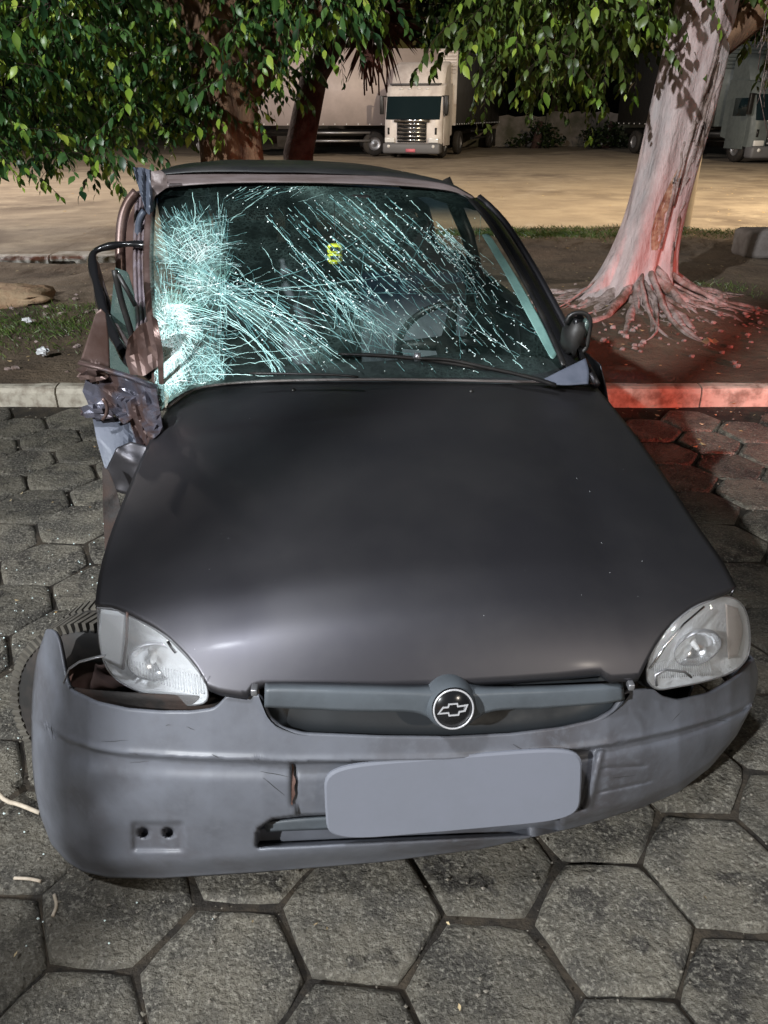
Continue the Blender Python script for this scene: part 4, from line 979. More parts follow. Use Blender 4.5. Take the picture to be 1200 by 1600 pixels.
# crumpled pillar foot and brown shards
sheet([(200, 530), (218, 508), (240, 498)], [(204, 585), (225, 588), (250, 570)], [(200, 530), (196, 560), (204, 585)], [(240, 498), (250, 535), (250, 570)], lambda x, y: 2.05, 'pillar_foot', 'brownmetal', 9, 7, .07, 8, 7, fold=lambda x, y: .02*abs(((x-y*.3)/13) % 2-1))
sheet([(236, 492), (246, 500)], [(248, 600), (256, 600)], [(236, 492), (246, 550), (248, 600)], [(246, 500), (255, 550), (256, 600)], lambda x, y: 2.0, 'torn_trim', 'brownmetal', 6, 20, .02, 22, 3)
# upper crushed corner
sheet([(208, 262), (222, 262), (236, 266)], [(228, 330), (233, 336), (238, 330)], [(208, 262), (219, 300), (228, 330)], [(236, 266), (238, 300), (238, 330)], lambda x, y: 2.68-(y-262)*.001, 'crushed_corner', 'metal_blue', 12, 24, .03, 18, 2, fold=lambda x, y: .02*abs((x/6) % 2-1))
sheet([(236, 268), (252, 266), (262, 276)], [(238, 318), (243, 306), (262, 292)], [(236, 268), (236, 290), (238, 318)], [(262, 276), (261, 284), (262, 292)], lambda x, y: 2.66, 'torn_header', 'header', 12, 16, .03, 25, 9)
b = MB(); b.tube([atY(x, y, 2.72-(y-290)*.0008) for x, y in curve([(214, 300), (200, 318), (191, 345), (188, 385), (189, 430), (186, 480)], 30)], .017, 8); b.build('rear_door_frame', 'brownmetal', car)
b = MB(); b.tube([atY(x, y, 2.66) for x, y in curve([(226, 330), (218, 345), (216, 372), (220, 384)], 12)], .012, 8); b.build('bent_rail', 'metal_blue', car)
sheet([(213, 312), (216, 330), (215, 345)], [(188, 470), (200, 470), (210, 470)], [(213, 312), (192, 360), (188, 470)], [(215, 345), (208, 400), (210, 470)], lambda x, y: 2.78, 'door_lining', 'rust', 10, 18, .01, 12, 9, smooth=True)
b = MB(); lbox(b, -.66, -.52, 1.35, 2.2, .2, .84); b.build('sill_inner', 'bay', car, smooth=False)
# crumbs of glass on the cowl and door
# ---- air freshener inside the glass
af = empty('air_freshener', WS(523, 396, -.06), 'small yellow hanging air freshener behind the cracked windshield', 'air freshener')
c0 = WS(523, 390, -.06)
V, Fc = lathe([(0, .030), (.018, .029), (.024, .020), (.024, .004), (.019, 0), (.024, -.004), (.024, -.022), (.017, -.030), (0, -.031)], c0+np.array([0, 0, -.012]), (0, 0, 1), 16); mk('case', V, Fc, 'yellow', af, smooth=False)
b = MB()
for q in (.016, -.010): b.box(c0+np.array([0, -.024, q-.01]), (.026, .006, .010))
b.build('label_panel', 'black', af, smooth=False)
b = MB(); b.tube([c0+np.array([0, 0, .01]), c0+np.array([.0, .05, .14])], .0012, 5); b.build('cord', 'black', af)
b = MB(); b.box(WS(528, 318, -.05), (.22, .02, .055)); mk('rear_view_mirror', b.v, b.f, 'black', car, bevel=.01)

# ================================================================== TREES
def leaf_tpl(L_=1.0, W_=.50):
    n = 5; V = [(0, 0, 0)]
    prof = [(.12, .45), (.32, .95), (.55, 1.0), (.78, .55)]
    for t, w in prof:
        dr = -.22*t*t; V += [(t*L_, -w*W_/2*L_, dr+.05*w), (t*L_, 0, dr), (t*L_, w*W_/2*L_, dr+.05*w)]
    V.append((1.0*L_, 0, -.26)); Fc = [(0, 2, 1), (0, 3, 2)]
    for k in range(3):
        a = 1+3*k; Fc += [(a, a+1, a+4, a+3), (a+1, a+2, a+5, a+4)]
    Fc += [(10, 11, 13), (11, 12, 13)]
    return np.array(V), Fc
LV, LF = leaf_tpl()
def rotm(d, roll):
    d = Vector(d).normalized(); z = Vector((0, 0, 1)); y = z.cross(d); y = y.normalized() if y.length > .05 else Vector((0, 1, 0)); z = d.cross(y)
    M = Matrix((d, y, z)).transposed(); return M @ Matrix.Rotation(roll, 3, 'X')
def join_leaves(xf, name, m, parent, **kw):
    n = len(xf); Vs = np.zeros((n*14, 3)); 
    for k, (p, M, s) in enumerate(xf): Vs[k*14:(k+1)*14] = LV@np.array(M).T*s+np.array(p)
    Vs -= np.array(worg(parent)); me = bpy.data.meshes.new(name)
    loops = []; starts = []; tot = []; c = 0
    base = [list(f) for f in LF]
    fl = np.concatenate([np.array(f) for f in base]); lens = np.array([len(f) for f in base]); nl = len(fl)
    L_all = (fl[None]+np.arange(n)[:, None]*14).ravel(); T_all = np.tile(lens, n); St = np.r_[0, np.cumsum(T_all)[:-1]]
    me.vertices.add(n*14); me.vertices.foreach_set('co', Vs.ravel()); me.loops.add(len(L_all)); me.loops.foreach_set('vertex_index', L_all.astype(np.int32))
    me.polygons.add(len(T_all)); me.polygons.foreach_set('loop_start', St.astype(np.int32)); me.polygons.foreach_set('loop_total', T_all.astype(np.int32))
    me.update(calc_edges=True); me.materials.append(MATS[m]); me.polygons.foreach_set('use_smooth', [True]*len(me.polygons))
    o = bpy.data.objects.new(name, me); COL.objects.link(o); o.parent = parent; setp(o, **kw); return o
lme = bpy.data.meshes.new('leaf'); lme.from_pydata(LV.tolist(), [], LF); lme.materials.append(MATS['leaf']); lme.polygons.foreach_set('use_smooth', [True]*len(lme.polygons))
lme3 = lme.copy(); lme3.materials.clear(); lme3.materials.append(MATS['leaf_young']); lme2 = lme.copy(); lme2.materials.clear(); lme2.materials.append(MATS['leaf_olive'])
def crown(root, sampler, ntw, size, m, lmesh, droop=.75, twl=(.35, .8)):
    rr = random.Random(hash(m) % 100 if False else len(m)); xf = []; tw = MB()
    for k in range(ntw):
        tipf = rr.random() < .6; p = Vector(sampler(rr)); d = Vector((rr.uniform(-1, 1), rr.uniform(-1, .8), rr.uniform(-.5, .2))).normalized(); ln = rr.uniform(*twl); n = int(ln/.038); pts = [p.copy()]; q = p.copy(); step = ln/n
        q = p-Vector((0, 0, 0)); 
        for i in range(n):
            d = (d+Vector((0, 0, -droop*.09))+Vector((rr.gauss(0, .06), rr.gauss(0, .06), 0))).normalized(); q = q+d*step; pts.append(q.copy())
            sd = Vector((d.y, -d.x, 0)); sd = sd.normalized() if sd.length > .1 else Vector((1, 0, 0)); sg = 1 if i % 2 else -1
            ld = (sd*sg*.75+d*.5+Vector((rr.gauss(0, .3), rr.gauss(0, .3), -.75+rr.gauss(0, .28)))).normalized()
            xf.append((q.copy(), rotm(ld, rr.gauss(0, .6)), size*rr.choice((.55, .75, .9, 1.0, 1.1, 1.25))*rr.uniform(.88, 1.12), tipf and i > n-rr.choice((3, 4, 6))))
        tw.tube(pts[::3] if len(pts) > 4 else pts, .0022, 3, cap=False)
    tw.build('twig', 'bark_dark', root, kind='stuff')
    def score(t):
        P = t[0]; x, y = pix(P); inn = (-10 < x < 1210 and -10 < y < 700); return (0 if inn else 1, (P-Vector((0, 0, CH))).length)
    order = sorted(range(len(xf)), key=lambda i: score(xf[i])); o_ = worg(root)
    for i in order[:298]:
        p, M, s, y_ = xf[i]; ob = bpy.data.objects.new('leaf', lme3 if y_ else lmesh); COL.objects.link(ob); ob.parent = root
        ob.matrix_local = Matrix.Translation(p-o_) @ (M.to_4x4() @ Matrix.Scale(s, 4))
    join_leaves([xf[i][:3] for i in order[298:] if not xf[i][3]], 'foliage', m, root, kind='stuff'); join_leaves([xf[i][:3] for i in order[298:] if xf[i][3]], 'young_foliage', 'leaf_young', root, kind='stuff')
def trunk_mesh(path, radii, lobes, seed, n=40, rough=.05, flare=None):
    V = []; m_ = len(path)
    for j, (p, r_) in enumerate(zip(path, radii)):
        for i in range(n):
            a = 2*math.pi*i/n; f = 1+rough*nz3((math.cos(a)*1.5, math.sin(a)*1.5, p[2]*.8), 1.6, seed)*2
            if flare: f += flare(a, p[2])
            V.append((p[0]+math.cos(a)*r_*f, p[1]+math.sin(a)*r_*f, p[2]))
    return V, gridf(m_, n, True)
# --- left tree
tl = empty('ficus_tree', (-1.45, 8.0, .1), 'large dense weeping tree with glossy green leaves over the left of the yard', 'tree')
path = [(-1.45+.03*math.sin(z*2), 8.0, z) for z in np.linspace(-.05, 3.6, 26)]
V, Fc = trunk_mesh(path, [.16*math.exp(-z[2]*.5)+.17 for z in path], 5, 3, flare=lambda a, z: .35*max(0, math.cos(a*5+1))*math.exp(-z*1.2)+.18*math.cos(a*4)*1)
mk('trunk', V, Fc, 'bark_brown', tl)
b = MB()
for k in range(9):
    a = k*.7; b.tube([(-1.45, 8, 1.6+k*.15), (-1.45+math.cos(a)*.8, 8+math.sin(a)*.6, 2.4+k*.12), (-1.45+math.cos(a)*2.3, 8+math.sin(a)*1.6, 2.9+k*.1)], [.14, .08, .03], 8)
b.build('limb', 'bark_brown', tl)
def s_left(r):
    while True:
        X = r.uniform(-5.2, .45); Y = r.uniform(5.9, 9.2); Z = r.uniform(1.0, 3.7)
        lo = np.interp(X, [-5.2, -4, -3.1, -2.65, -2.3, -1.9, -1.5, -1.1, -.7, -.35, 0, .6], [1.90, 1.82, 1.78, 1.60, 1.70, 1.84, 2.05, 2.22, 2.50, 2.70, 2.95, 3.35])
        lo += -.44+.02*(Y-6)+.18*noise.noise(Vector((X*2.2, Y*1.5, 0)))
        if Z < lo: continue
        px, py = pix((X, Y, Z))
        # leave holes so twigs read as clumps
        if noise.noise(Vector((X*1.1, Y*1.1, Z*1.3+4))) < -.10: continue
        return (X, Y, Z)
crown(tl, s_left, 3300, .084, 'leaf', lme, twl=(.22, .5))
# --- right tree with roots
tr = empty('fig_tree', (2.28, 6.72, .12), 'pale barked tree with spreading roots and scarred trunk beside the kerb', 'tree')
cpx = lambda z: 2.28+.035*z
path = [(2.10+.125*z+.02*math.sin(z*1.3), 6.75+.05*z, z) for z in np.r_[np.linspace(-.1, 1.2, 30), np.linspace(1.28, 3.4, 24)]]
def fl(a, z):
    f = 0
    for a0, w, k in ((-2.75, .30, 1.5), (-2.1, .22, 1.0), (-1.45, .2, .75), (-.8, .25, .9), (-.1, .25, .8), (1.2, .4, .7), (2.6, .4, .8)):
        d = (a-a0+math.pi) % (2*math.pi)-math.pi; f += 1.25*k*math.exp(-(d/w)**2)*math.exp(-max(0, z-.05)*3.4)
    # flutes
    f += .10*math.cos(a*3+.6)*math.exp(-abs(z-.8)*.6)+.05*math.cos(a*7+z*1.3)
    d = (a+1.05+math.pi) % (2*math.pi)-math.pi; f -= .20*math.exp(-(d/.16)**2)*math.exp(-((z-1.0)/.9)**2)
    return f
V, Fc = trunk_mesh(path, [.205+.09*math.exp(-max(0, p[2])*2.4)+.03*math.exp(-((p[2]-1.9)/.6)**2) for p in path], 5, 8, n=96, rough=.06, flare=fl)
trk = mk('trunk', V, Fc, 'bark', tr)
rt = MB(); rr = random.Random(4)
for k in range(85):
    a = rr.uniform(-3.4, .4); ln = rr.uniform(.3, 1.2); r0 = rr.choice((.010, .014, .02, .028, .036, .048)); base = Vector((2.13+math.cos(a)*.17, 6.74+math.sin(a)*.16, rr.uniform(.15, .5))); pts = [base]; 
    for i in range(1, 9):
        t = i/8; a += rr.gauss(0, .2); x_ = pts[-1].x+math.cos(a)*ln/8; y_ = pts[-1].y+math.sin(a)*ln/8; pts.append(Vector((x_, y_, max(vz(x_, y_)-r0*.45*t, base.z*(1-t)**2.0+(vz(x_, y_)-r0*.5)*t)+rr.gauss(0, .007))))
    rt.tube(pts, [r0*(1-.62*i/8)*(1+.18*math.sin(i*2.3+k)) for i in range(9)], 8)
rt.build('root', 'root', tr, kind='stuff')
# wound: peeled bark with raised lips and hanging strips
wd = MB(); 
def on_trunk(a, z, k=1.02):
    p = (2.10+.125*z+.02*math.sin(z*1.3), 6.75+.05*z); r_ = .205+.09*math.exp(-z*2.4)+.03*math.exp(-((z-1.9)/.6)**2); f = 1+fl(a, z)+.06*2*nz3((math.cos(a)*1.5, math.sin(a)*1.5, z*.8), 1.6, 8)
    return Vector((p[0]+math.cos(a)*r_*f*k, p[1]+math.sin(a)*r_*f*k, z))
Vw = []
for j in range(30):
    z = .62+.78*j/29; t = j/29; wdt = .42*math.sin(math.pi*min(1, t*1.02+.04))**.7
    for i in range(12):
        a = -1.38+.10*math.sin(z*6)+.30*(t-.4)+wdt*(i/11-.5)*1.6; Vw.append(on_trunk(a, z, 1.03+.05*nz3((a*6, z*8, 0), 1.5)-(.015 if 1 < i < 10 else 0)))
wd.add(Vw, gridf(30, 12)); wd.build('bark_wound', 'wound', trk)
b = MB()
for k in range(11):
    a0 = rr.uniform(-1.5, -.55); z0 = rr.uniform(.9, 2.2); pts = [on_trunk(a0+rr.gauss(0, .05)+.1*i/6*rr.uniform(-1, 1), z0-i*rr.uniform(.06, .14), .985) for i in range(7)]; b.tube(pts, [rr.uniform(.008, .022) for _ in range(7)], 6)
b.build('aerial_root', 'root', tr, kind='stuff')
b = MB()
for k in range(8):
    a = k*.85; b.tube([(2.42, 6.85, 2.0+k*.12), (2.42+math.cos(a)*.7, 6.85+math.sin(a)*.6, 2.5+k*.12), (2.4+math.cos(a)*2.2, 6.9+math.sin(a)*1.6, 2.9+k*.1)], [.14, .08, .03], 8)
b.build('limb', 'bark_brown', tr)
b = MB()
for k in range(70):
    x_ = rr.uniform(2.75, 3.4); y_ = rr.uniform(6.0, 6.9); z_ = rr.uniform(2.0, 2.6); l_ = rr.uniform(.3, .75); b.tube([(x_, y_, z_), (x_+rr.gauss(0, .03), y_, z_-l_*.5), (x_+rr.gauss(0, .06), y_, z_-l_)], .004, 3)
b.build('hanging_root', 'root', tr, kind='stuff')
def s_right(r):
    while True:
        X = r.uniform(.40, 4.8); Y = r.uniform(6.1, 8.8); Z = r.uniform(1.7, 3.8)
        px, py = pix((X, Y, Z))
        lo = np.interp(X, [.25, .5, .8, 1.2, 1.6, 1.9, 2.3, 2.8, 3.5, 4.8], [3.05, 2.75, 2.35, 2.20, 2.02, 2.10, 2.55, 2.75, 2.55, 2.3])-.19+.16*noise.noise(Vector((X*2.4, Y*1.5, 3)))+.03*(Y-6)
        if Z < lo: continue
        if X > 1.75 and Y < 6.4 and Z < 3.1: continue
        if noise.noise(Vector((X*1.2+9, Y*1.1, Z*1.3))) < -.06: continue
        return (X, Y, Z)
crown(tr, s_right, 1250, .090, 'leaf_olive', lme2)
# --- dracaena with dead leaves
dp = empty('dracaena', (-.98, 9.6, .1), 'dark stemmed spiky plant with drooping dead red brown leaves', 'plant')
b = MB(); b.tube([(-.98, 9.6, -.1), (-.97, 9.6, 1.2), (-.75, 9.6, 2.0), (-.25, 9.55, 2.7), (-.08, 9.5, 3.0)], [.2, .17, .15, .12, .1], 12); b.build('trunk', 'bark_dark', dp)
b = MB(); c = Vector((-.07, 9.5, 2.52))
for k in range(110):
    a = rr.uniform(0, 6.28); e = rr.uniform(-1.3, .5); d = Vector((math.cos(a)*math.cos(e), math.sin(a)*math.cos(e), math.sin(e))); l_ = rr.uniform(.35, .62); pts = []
    for t in np.linspace(0, 1, 5): pts.append(np.array(c+d*l_*t+Vector((0, 0, -.22*t*t*l_))))
    b.ribbon(pts, [.03, .045, .04, .028, .002], np.array([d.y, -d.x, .6]))
b.build('dead_leaf', 'palmdead', dp, kind='stuff')
b = MB()
for k in range(22): 
    x_ = c.x-.1+rr.gauss(0, .07); b.tube([(x_, 9.45, 2.55), (x_+rr.gauss(0, .03), 9.42, 2.2), (x_+rr.gauss(0, .05), 9.42, 1.75+rr.uniform(0, .3))], .012, 4)
b.build('hanging_stalk', 'palmdead', dp, kind='stuff')

# post
V, Fc = lathe([(.215, -.1), (.215, 1), (.212, 3), (.205, 7.5), (0, 7.5)], (4.70-.66, 11.1, 0), (0, 0, 1), 28)
pc_ = atZ(1056, 352, .05)
V = [Vector(v)+Vector((pc_[0]-4.04, pc_[1]-11.1, 0)) for v in V]
po = mk('concrete_post', V, Fc, 'concrete', origin=(pc_[0], pc_[1], 0), label='tall round beige concrete post behind the scarred tree', cat='post')
# block at right
bc_ = atZ(1215, 385, .2); b = MB(); b.box((0, 0, 0), (.95, .45, .32)); 
o = mk('concrete_block', [Vector(p)+Vector((bc_[0], bc_[1], .24)) for p in b.v], b.f, 'block', origin=(bc_[0], bc_[1], .08), bevel=.06, label='grey rounded concrete block lying on the verge at the right edge', cat='block')
# clay slab left
cs = atZ(12, 462, .15); V, Fc = blob((cs[0], cs[1], .15), (.42, .30, .085), 22, 10, 6, .5); mk('clay_mound', V, Fc, 'clay', origin=(cs[0], cs[1], .1), label='tan lump of dried clay on the verge at the left edge', cat='rock')
# white litter
p_ = atZ(66, 549, .16); V, Fc = blob(tuple(p_), (.035, .03, .028), 12, 8, 9, .8); mk('paper_ball', V, Fc, 'white', smooth=False, origin=tuple(p_), label='crumpled white litter on bare earth above the left kerb', cat='litter')
p_ = atZ(42, 500, .16); V, Fc = blob(tuple(p_), (.03, .02, .02), 10, 6, 9, .9); mk('paper_scrap', V, Fc, 'white', smooth=False, origin=tuple(p_), label='white scrap in the grass patch at left', cat='litter')
p_ = atZ(1109, 536, .2); b = MB(); b.ribbon([p_+np.array([-.04, 0, 0]), p_+np.array([-.01, .01, .025]), p_+np.array([.02, 0, .01]), p_+np.array([.045, .005, .02])], .05, np.array([0, -.3, 1.])); b.build('dry_leaf', 'litter', label='curled pale yellow leaf lying near the red lit roots', cat='leaf', smooth=False, origin=tuple(p_), solid=.001)
# sticks
def stick(pts, r, label, m='stickwood', name='stick'):
    P = [atZ(x, y, z) for x, y, z in pts]; b = MB(); b.tube([Vector(p) for p in curve(P, 10)], r, 7); b.build(name, m, origin=tuple(P[0]), label=label, cat='stick')
stick([(-12, 1228, .03), (8, 1250, .02), (30, 1257, .015), (62, 1270, .012)], .006, 'pale peeled stick poking from under the left bumper corner')
stick([(22, 1372, .008), (45, 1373, .008), (64, 1377, .008)], .004, 'short pale twig on a paver below the left bumper corner', name='twig')
stick([(85, 1398, .0), (88, 1415, .0), (82, 1432, .0)], .004, 'thin twig standing in a paver joint below the bumper corner', name='twig')
gc = MB(); q_ = random.Random(12)
for k in range(420):
    X = -1.15+q_.gauss(0, .30); Y = 1.9+q_.gauss(0, .6)
    s = q_.uniform(.0015, .004); gc.add([(X+s, Y, .002), (X, Y+s, .002), (X-s, Y, .002), (X, Y-s, .002), (X, Y, .002+s*1.4)], [(0, 1, 4), (1, 2, 4), (2, 3, 4), (3, 0, 4)])
gc.build('glass_crumbs', 'crack_white', kind='stuff', smooth=False, label='tiny crumbs of broken glass on the paving by the wreck', cat='glass')
# fallen leaves and debris
lt = MB()
def litter(n, fX, fY, zf, s0, s1):
    for k in range(n):
        X = rr.uniform(*fX); Y = rr.uniform(*fY); z = zf(X, Y)+.006; s = rr.uniform(s0, s1); a = rr.uniform(0, 6.28); ca_, sa_ = math.cos(a), math.sin(a); h = rr.uniform(0, s*.5)
        V = [(X+s*ca_, Y+s*sa_, z+h), (X-s*sa_*.45, Y+s*ca_*.45, z), (X-s*ca_, Y-s*sa_, z+h*.6), (X+s*sa_*.45, Y-s*ca_*.45, z+.004)]; lt.add(V, [(0, 1, 2, 3)])
litter(420, (-5, 5), (4.75, 9.2), vz, .008, .022); litter(90, (1.2, 4.5), (3.6, 4.55), lambda x, y: .004, .010, .022); litter(110, (-4, -1.0), (1.2, 4.5), lambda x, y: .004, .006, .014); litter(26, (-1.2, 1.4), (.7, 1.2), lambda x, y: .003, .004, .008); litter(240, (-9, 9), (9.5, 22), lambda x, y: .03, .02, .045); litter(170, (.9, 6), (10, 12.5), vz, .012, .035)
lt.build('fallen_leaves', 'litter', kind='stuff', smooth=False, label='small dry leaves scattered over verge and paving', cat='leaves')
db = MB()
for k in range(420):
    if k < 260: a = rr.gauss(0, 1); X = 2.3+rr.gauss(0, .8); Y = 6.1+rr.gauss(0, .42)
    else: X = rr.uniform(-4.5, -1.5); Y = rr.uniform(4.8, 8)
    if Y < 4.75: continue
    s = rr.uniform(.006, .028); V, Fc = blob((X, Y, vz(X, Y)+s*.3), (s, s*.8, s*.6), 6, 4, 9, .6); db.add(V, Fc)
db.build('debris', 'root', kind='stuff', smooth=False, label='earth clods and bark bits strewn around the roots', cat='debris')
gr = MB()
def grass(n, cx, cy, sx_, sy_, h):
    for k in range(n):
        X = cx+rr.gauss(0, sx_); Y = cy+rr.gauss(0, sy_)
        if Y < 4.8: continue
        z = vz(X, Y)-.003; hh = h*rr.uniform(.5, 1.4); a = rr.uniform(0, 3.14); w = .0035; dx, dy = rr.gauss(0, hh*.6), rr.gauss(0, hh*.5)
        gr.add([(X-w*math.cos(a), Y-w*math.sin(a), z), (X+w*math.cos(a), Y+w*math.sin(a), z), (X+dx*.4+w*.6, Y+dy*.4, z+hh*.6), (X+dx, Y+dy, z+hh)], [(0, 1, 2), (0, 2, 3)])
grass(1900, -2.75, 6.15, .42, .34, .034); grass(900, -2.1, 6.6, .3, .3, .03); grass(1200, -3.4, 5.6, .35, .3, .03)
grass(4200, 2.0, 11.4, .95, .25, .05); grass(2200, 4.3, 11.7, 1.0, .3, .04); grass(500, 3.2, 7.4, .4, .2, .03)
gr.build('grass', 'grassblade', kind='stuff', smooth=False, label='thin green grass in patches on the verge', cat='grass')

# ================================================================== TRUCKS
def truck(ox, oy, yaw, box_len, label, group, dim='truck_side', white='truck_white', studs=True, boxh=4.25, cabonly=False):
    root = empty('truck', (ox, oy, 0), label, 'truck', group); Mz = Matrix.Rotation(yaw, 3, 'Z'); O = Vector((ox, oy, 0))
    def put(b, name, m, par=root, **kw):
        V = [Mz @ Vector((v[0], v[1], v[2]*.95))+O for v in b.v]; o = mk(name, V, b.f, m, par, **kw); return o
    # cab by lofted side profile
    prof = [(0, .55), (-.03, 1.0), (.0, 1.45), (.10, 1.9), (.22, 2.40), (.34, 2.72), (.6, 2.86), (1.9, 2.9), (1.95, 2.4), (1.95, .9)]
    b = MB(); xs_ = [-1.22, -1.16, -.9, 0, .9, 1.16, 1.22]; off = [.22, .06, .0, -.02, .0, .06, .22]; V = []
    for x_, o_ in zip(xs_, off):
        for (y_, z_) in prof: V.append((x_, y_+(o_ if y_ < 1 else 0), z_))
    b.add(V, gridf(7, len(prof))); b.add([(s_, y_, z_) for s_ in (-1.22,) for y_, z_ in [(p[0]+(.22 if p[0] < 1 else 0), p[1]) for p in prof]], [tuple(range(10))]); b.add([(1.22, p[0]+(.22 if p[0] < 1 else 0), p[1]) for p in prof], [tuple(range(10))[::-1]])
    cab = put(b, 'cab', white, smooth=True)
    # roof fairing
    b = MB(); V = []
    for x_, o_ in ((-1.12, .25), (-1.0, .08), (0, 0), (1.0, .08), (1.12, .25)):
        for y_, z_ in ((.62, 2.88), (.66, 3.05), (.95, 3.55), (1.5, 3.72), (1.95, 3.74), (1.95, 2.9)): V.append((x_, y_+(o_ if y_ < 1.6 else 0), z_-(.05 if abs(x_) > 1.05 else 0)))
    b.add(V, gridf(5, 6)); b.add([V[i] for i in range(6)], [tuple(range(6))]); b.add([V[24+i] for i in range(6)], [tuple(range(6))[::-1]]); put(b, 'roof_fairing', white)
    b = MB(); b.box((0, .46, 2.84), (2.1, .30, .06)); put(b, 'sun_visor', 'truck_grey')
    b = MB(); V = []
    for x_, o_ in ((-1.14, .09), (-.9, 0), (0, -.02), (.9, 0), (1.14, .09)):
        for y_, z_ in ((-.02, 1.50), (.08, 1.9), (.20, 2.38)): V.append((x_, y_+o_-.02, z_))
    b.add(V, gridf(5, 3)); put(b, 'windscreen', 'truck_glass', smooth=True)
    for s_ in (-1, 1):
        b = MB(); b.box((s_*1.235, .95, 1.95), (.02, .8, .62)); put(b, 'side_window', 'truck_glass', bevel=.0)
        b = MB(); b.box((s_*1.225, 1.0, 1.35), (.02, 1.15, 1.75)); put(b, 'door', white, bevel=.008)
    b = MB(); b.box((0, -.055, 1.05), (1.24, .03, .86)); put(b, 'grille', 'black')
    for q in (-.55, -.2, .2, .55):
        b = MB(); b.box((q, .30, 2.66), (.14, .06, .05)); put(b, 'marker_lamp', 'lamp_glass')
    for k in range(5):
        b = MB(); b.box((0, -.085, .70+k*.155), (1.22-.02*k, .05, .085)); put(b, 'grille_slat', 'chrome')
    b = MB(); b.box((0, -.08, 1.46), (1.5, .05, .13)); put(b, 'nose_panel', 'chrome')
    b = MB(); b.box((0, .05, .38), (2.44, .5, .42)); put(b, 'bumper', 'truck_grey', bevel=.08)
    for s_ in (-1, 1):
        b = MB(); b.box((s_*.93, -.07, .70), (.42, .10, .20)); put(b, 'headlight', 'lamp_glass', bevel=.03)
        V, Fc = lathe([(0, -.03), (.06, -.02), (.07, .02)], (s_*.95, -.21, .46), (0, 1, 0), 12); b = MB(); b.add(V, Fc); put(b, 'fog_light', 'lamp_glass')
        b = MB(); b.box((s_*1.36, .22, 2.05), (.16, .14, .72)); b.box((s_*1.25, .25, 2.38), (.2, .05, .05)); put(b, 'mirror', 'black', bevel=.03)
        b = MB(); b.box((s_*1.0, -.0, 1.05), (.08, .05, .26)); put(b, 'air_slot', 'black')
    b = MB(); b.box((0, -.215, .30), (.40, .015, .13)); put(b, 'number_plate', 'redplate')
    def whl(x_, y_, r=.5):
        w = empty('wheel', worg(root)); w.parent = root; w.location = (0, 0, 0); WO[w.name] = worg(root)
        V, Fc = lathe([(r*.55, -.14), (r*.9, -.15), (r, -.1), (r, .1), (r*.9, .15), (r*.55, .14)], (x_, y_, r), (1, 0, 0), 28); b = MB(); b.add(V, Fc); put(b, 'tyre', 'rubber', w)
        V, Fc = lathe([(r*.56, -.12), (r*.5, -.06), (r*.2, -.10), (0, -.12)], (x_, y_, r), (1, 0, 0), 20); b = MB(); b.add(V, Fc)
        V, Fc = lathe([(r*.56, .12), (r*.5, .06), (r*.2, .10), (0, .12)], (x_, y_, r), (1, 0, 0), 20); b.add(V, Fc); put(b, 'rim', 'galv', w)
    for s_ in (-1, 1):
        whl(s_*1.05, .95); whl(s_*1.02, 4.2)
        if box_len > 9:
            for q in (1.4, 2.7, 4.0): whl(s_*1.02, 2.5+box_len-q)
        elif not cabonly: whl(s_*1.02, 2.4+box_len-1.6); whl(s_*1.02, 2.4+box_len-2.8)
    b = MB(); b.box((0, 2.4+box_len/2, .95), (.9, box_len+1.5, .28)); put(b, 'chassis', 'black')
    if cabonly: return root
    b = MB(); y0_ = 2.4
    b.box((0, y0_+box_len/2, (1.25+boxh)/2), (2.56, box_len, boxh-1.25)); bx = put(b, 'cargo_box', dim)
    b = MB()
    b.box((0, y0_-.02, (1.25+boxh)/2), (2.58, .03, boxh-1.25)); put(b, 'box_front', white)
    for k in range(7):
        b = MB(); b.box((0, y0_-.06, 3.35+k*.13), (2.5, .05, .07)); put(b, 'box_rib', white, bx, bevel=.012)
    for s_ in (-1, 1):
        b = MB()
        for k in range(int(box_len/.5)): b.box((s_*1.295, y0_+.3+k*.5, 1.30), (.02, .05, .05))
        put(b, 'rail_rivet', 'lamp_glass', bx, kind='stuff')
        b = MB(); b.box((s_*1.2, y0_+box_len*.45, .62), (.05, box_len*.34, .09)); b.box((s_*1.2, y0_+box_len*.45, .95), (.05, box_len*.34, .09)); put(b, 'side_guard', 'galv' if box_len < 9 else 'black')
    return root
tp = atZ(642, 246, 0)
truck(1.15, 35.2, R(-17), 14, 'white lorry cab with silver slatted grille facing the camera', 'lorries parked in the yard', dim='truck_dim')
truck(-7.9, 37.5, R(-84), 7.8, 'white box lorry side on, partly hidden behind the dark stemmed plant', 'lorries parked in the yard')
truck(14.6, 31.5, R(12), 8, 'pale lorry at the far right edge behind the concrete post', 'lorries parked in the yard', dim='truck_dim', white='truck_teal')
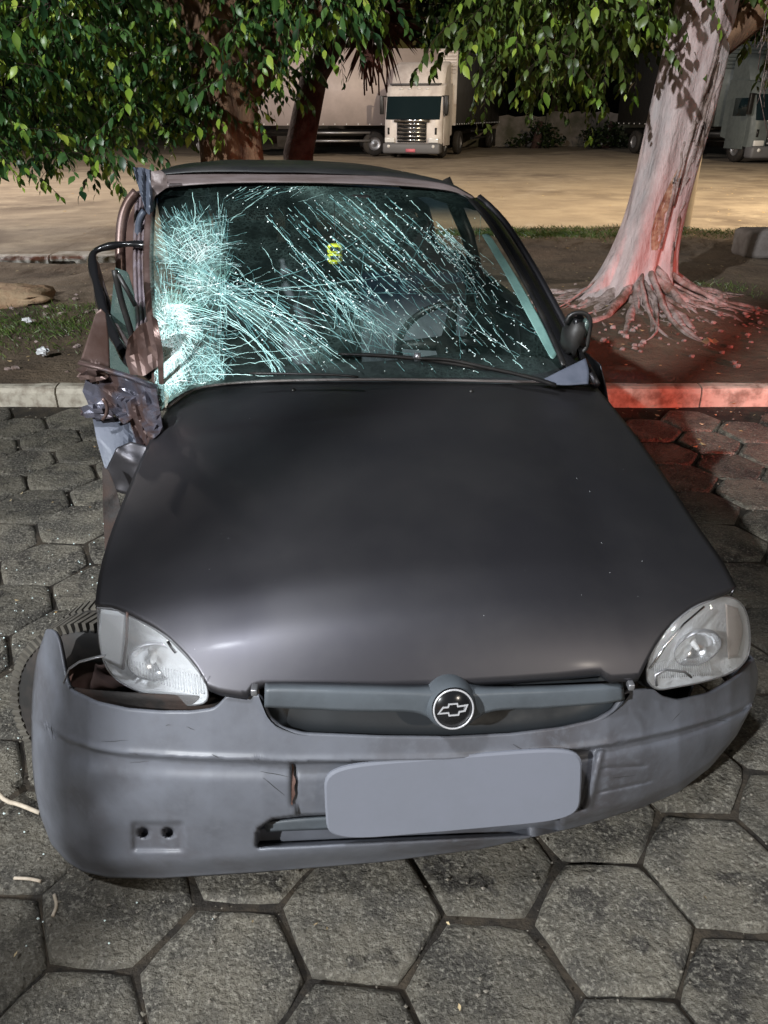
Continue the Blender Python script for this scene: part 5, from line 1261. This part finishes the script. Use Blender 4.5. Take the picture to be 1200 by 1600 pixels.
# back wall, far trees
wl = empty('boundary_wall', (10, 48, 0), 'low stained whitewashed wall across the back of the yard', 'wall')
for k in range(13):
    V = []; x_ = -6+k*3.0; h_ = 1.65+random.uniform(-.12, .12)
    for q in range(8):
        for z_ in (0, .6, 1.2, h_+.06*math.sin(q*2.1+k)): V.append((x_+2.96*q/7, 48+.02*math.sin(q+k), z_))
    mk('wall_panel', V, gridf(8, 4), 'wallpaint', wl, solid=.15, smooth=False)
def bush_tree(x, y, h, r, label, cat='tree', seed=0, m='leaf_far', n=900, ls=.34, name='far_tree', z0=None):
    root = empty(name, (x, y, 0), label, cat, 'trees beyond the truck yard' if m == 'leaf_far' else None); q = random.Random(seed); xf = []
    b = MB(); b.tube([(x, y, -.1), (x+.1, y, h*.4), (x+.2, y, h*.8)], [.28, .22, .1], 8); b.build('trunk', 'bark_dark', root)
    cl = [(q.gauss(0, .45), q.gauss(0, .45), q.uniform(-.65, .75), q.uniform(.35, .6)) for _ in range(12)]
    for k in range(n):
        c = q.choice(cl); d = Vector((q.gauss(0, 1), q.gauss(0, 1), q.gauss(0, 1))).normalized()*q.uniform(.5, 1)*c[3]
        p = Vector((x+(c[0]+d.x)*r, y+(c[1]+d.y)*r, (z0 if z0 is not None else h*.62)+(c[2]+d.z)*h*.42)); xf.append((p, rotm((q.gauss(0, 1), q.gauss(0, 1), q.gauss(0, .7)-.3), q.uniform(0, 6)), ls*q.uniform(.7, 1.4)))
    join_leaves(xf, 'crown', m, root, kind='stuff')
k = 0
lab = ['far dark tree at the very left behind the weeping foliage', 'far dark tree above the side on lorry box', 'far dark tree rising behind the lorry with silver grille', 'far dark tree just right of the long dark trailer', 'far dark tree over the stained wall', 'far dark tree behind the scarred trunk', 'far dark tree beyond the concrete post', 'far dark tree at the right edge behind the pale lorry']
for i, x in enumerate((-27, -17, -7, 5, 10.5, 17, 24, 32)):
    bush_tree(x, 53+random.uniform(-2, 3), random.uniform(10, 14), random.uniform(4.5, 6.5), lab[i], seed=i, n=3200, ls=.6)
bush_tree(4.3, 49.5, 7.5, 1.9, 'small bright lit tree top showing above the lorry box', seed=77, m='leaf', n=1500, ls=.28, z0=6.6, name='lit_tree')
for i, (x, w) in enumerate(((8.2, 1.2), (12, 1.4), (16.5, 1.3))):
    bush_tree(x, 46.2, 1.6, w, ['low dark bush at the end of the long trailer', 'low dark bush against the middle of the stained wall', 'low dark bush by the wall behind the scarred trunk'][i], 'bush', seed=40+i, n=500, ls=.2, name='bush', z0=.7)
# distant night hills close the horizon
hv = []
xs_ = np.linspace(-230, 230, 60)
for x in xs_:
    hv.append((x, 150, -1)); hv.append((x, 170, 10+5*nz3((x, 0, 0), .02)+2*nz3((x, 5, 0), .07)))
mat('hill', (.006, .007, .005), 1)
mk('hills', hv, gridf(60, 2), 'hill', kind='structure', label='black wooded hill line on the horizon')

# ================================================================== street lamps that carry the light (outside the frame)
def street_lamp(x, y, h, aim, label):
    root = empty('street_lamp', (x, y, 0), label, 'street lamp'); b = MB(); b.tube([(x, y+.0, 0), (x, y, h-.3), (x, y, h+.15)], [.09, .06, .05], 10); b.build('pole', 'galv', root)
    b = MB(); d = (Vector(aim)-Vector((x, y, h))); d.z = 0; d.normalize(); b.tube([(x, y, h+.12), (x+d.x*.4, y+d.y*.4, h+.38)], .035, 8); b.box((x+d.x*.45, y+d.y*.45, h+.50), (.35, .35, .07)); b.build('lamp_head', 'galv', root)
street_lamp(KEY.x-.45, KEY.y-.5, KEY.z, (0, 3, 0), 'galvanised street lamp behind the photographer on the left')
street_lamp(10.9, 12.6, 9.1, (4.5, 20, 0), 'tall yard lamp at the right whose light falls on the sandy ground')
street_lamp(-3.4, -2.6, 8.0, (-.6, 1.4, 0), 'tall cool lamp added out of view to light the hood front')
street_lamp(-13.9, 19.4, 9.1, (-4.5, 16, 0), 'tall yard lamp at the left behind the weeping tree')
street_lamp(6.9, -7.4, 7.1, (0, 2, 0), 'street lamp behind the photographer on the right')
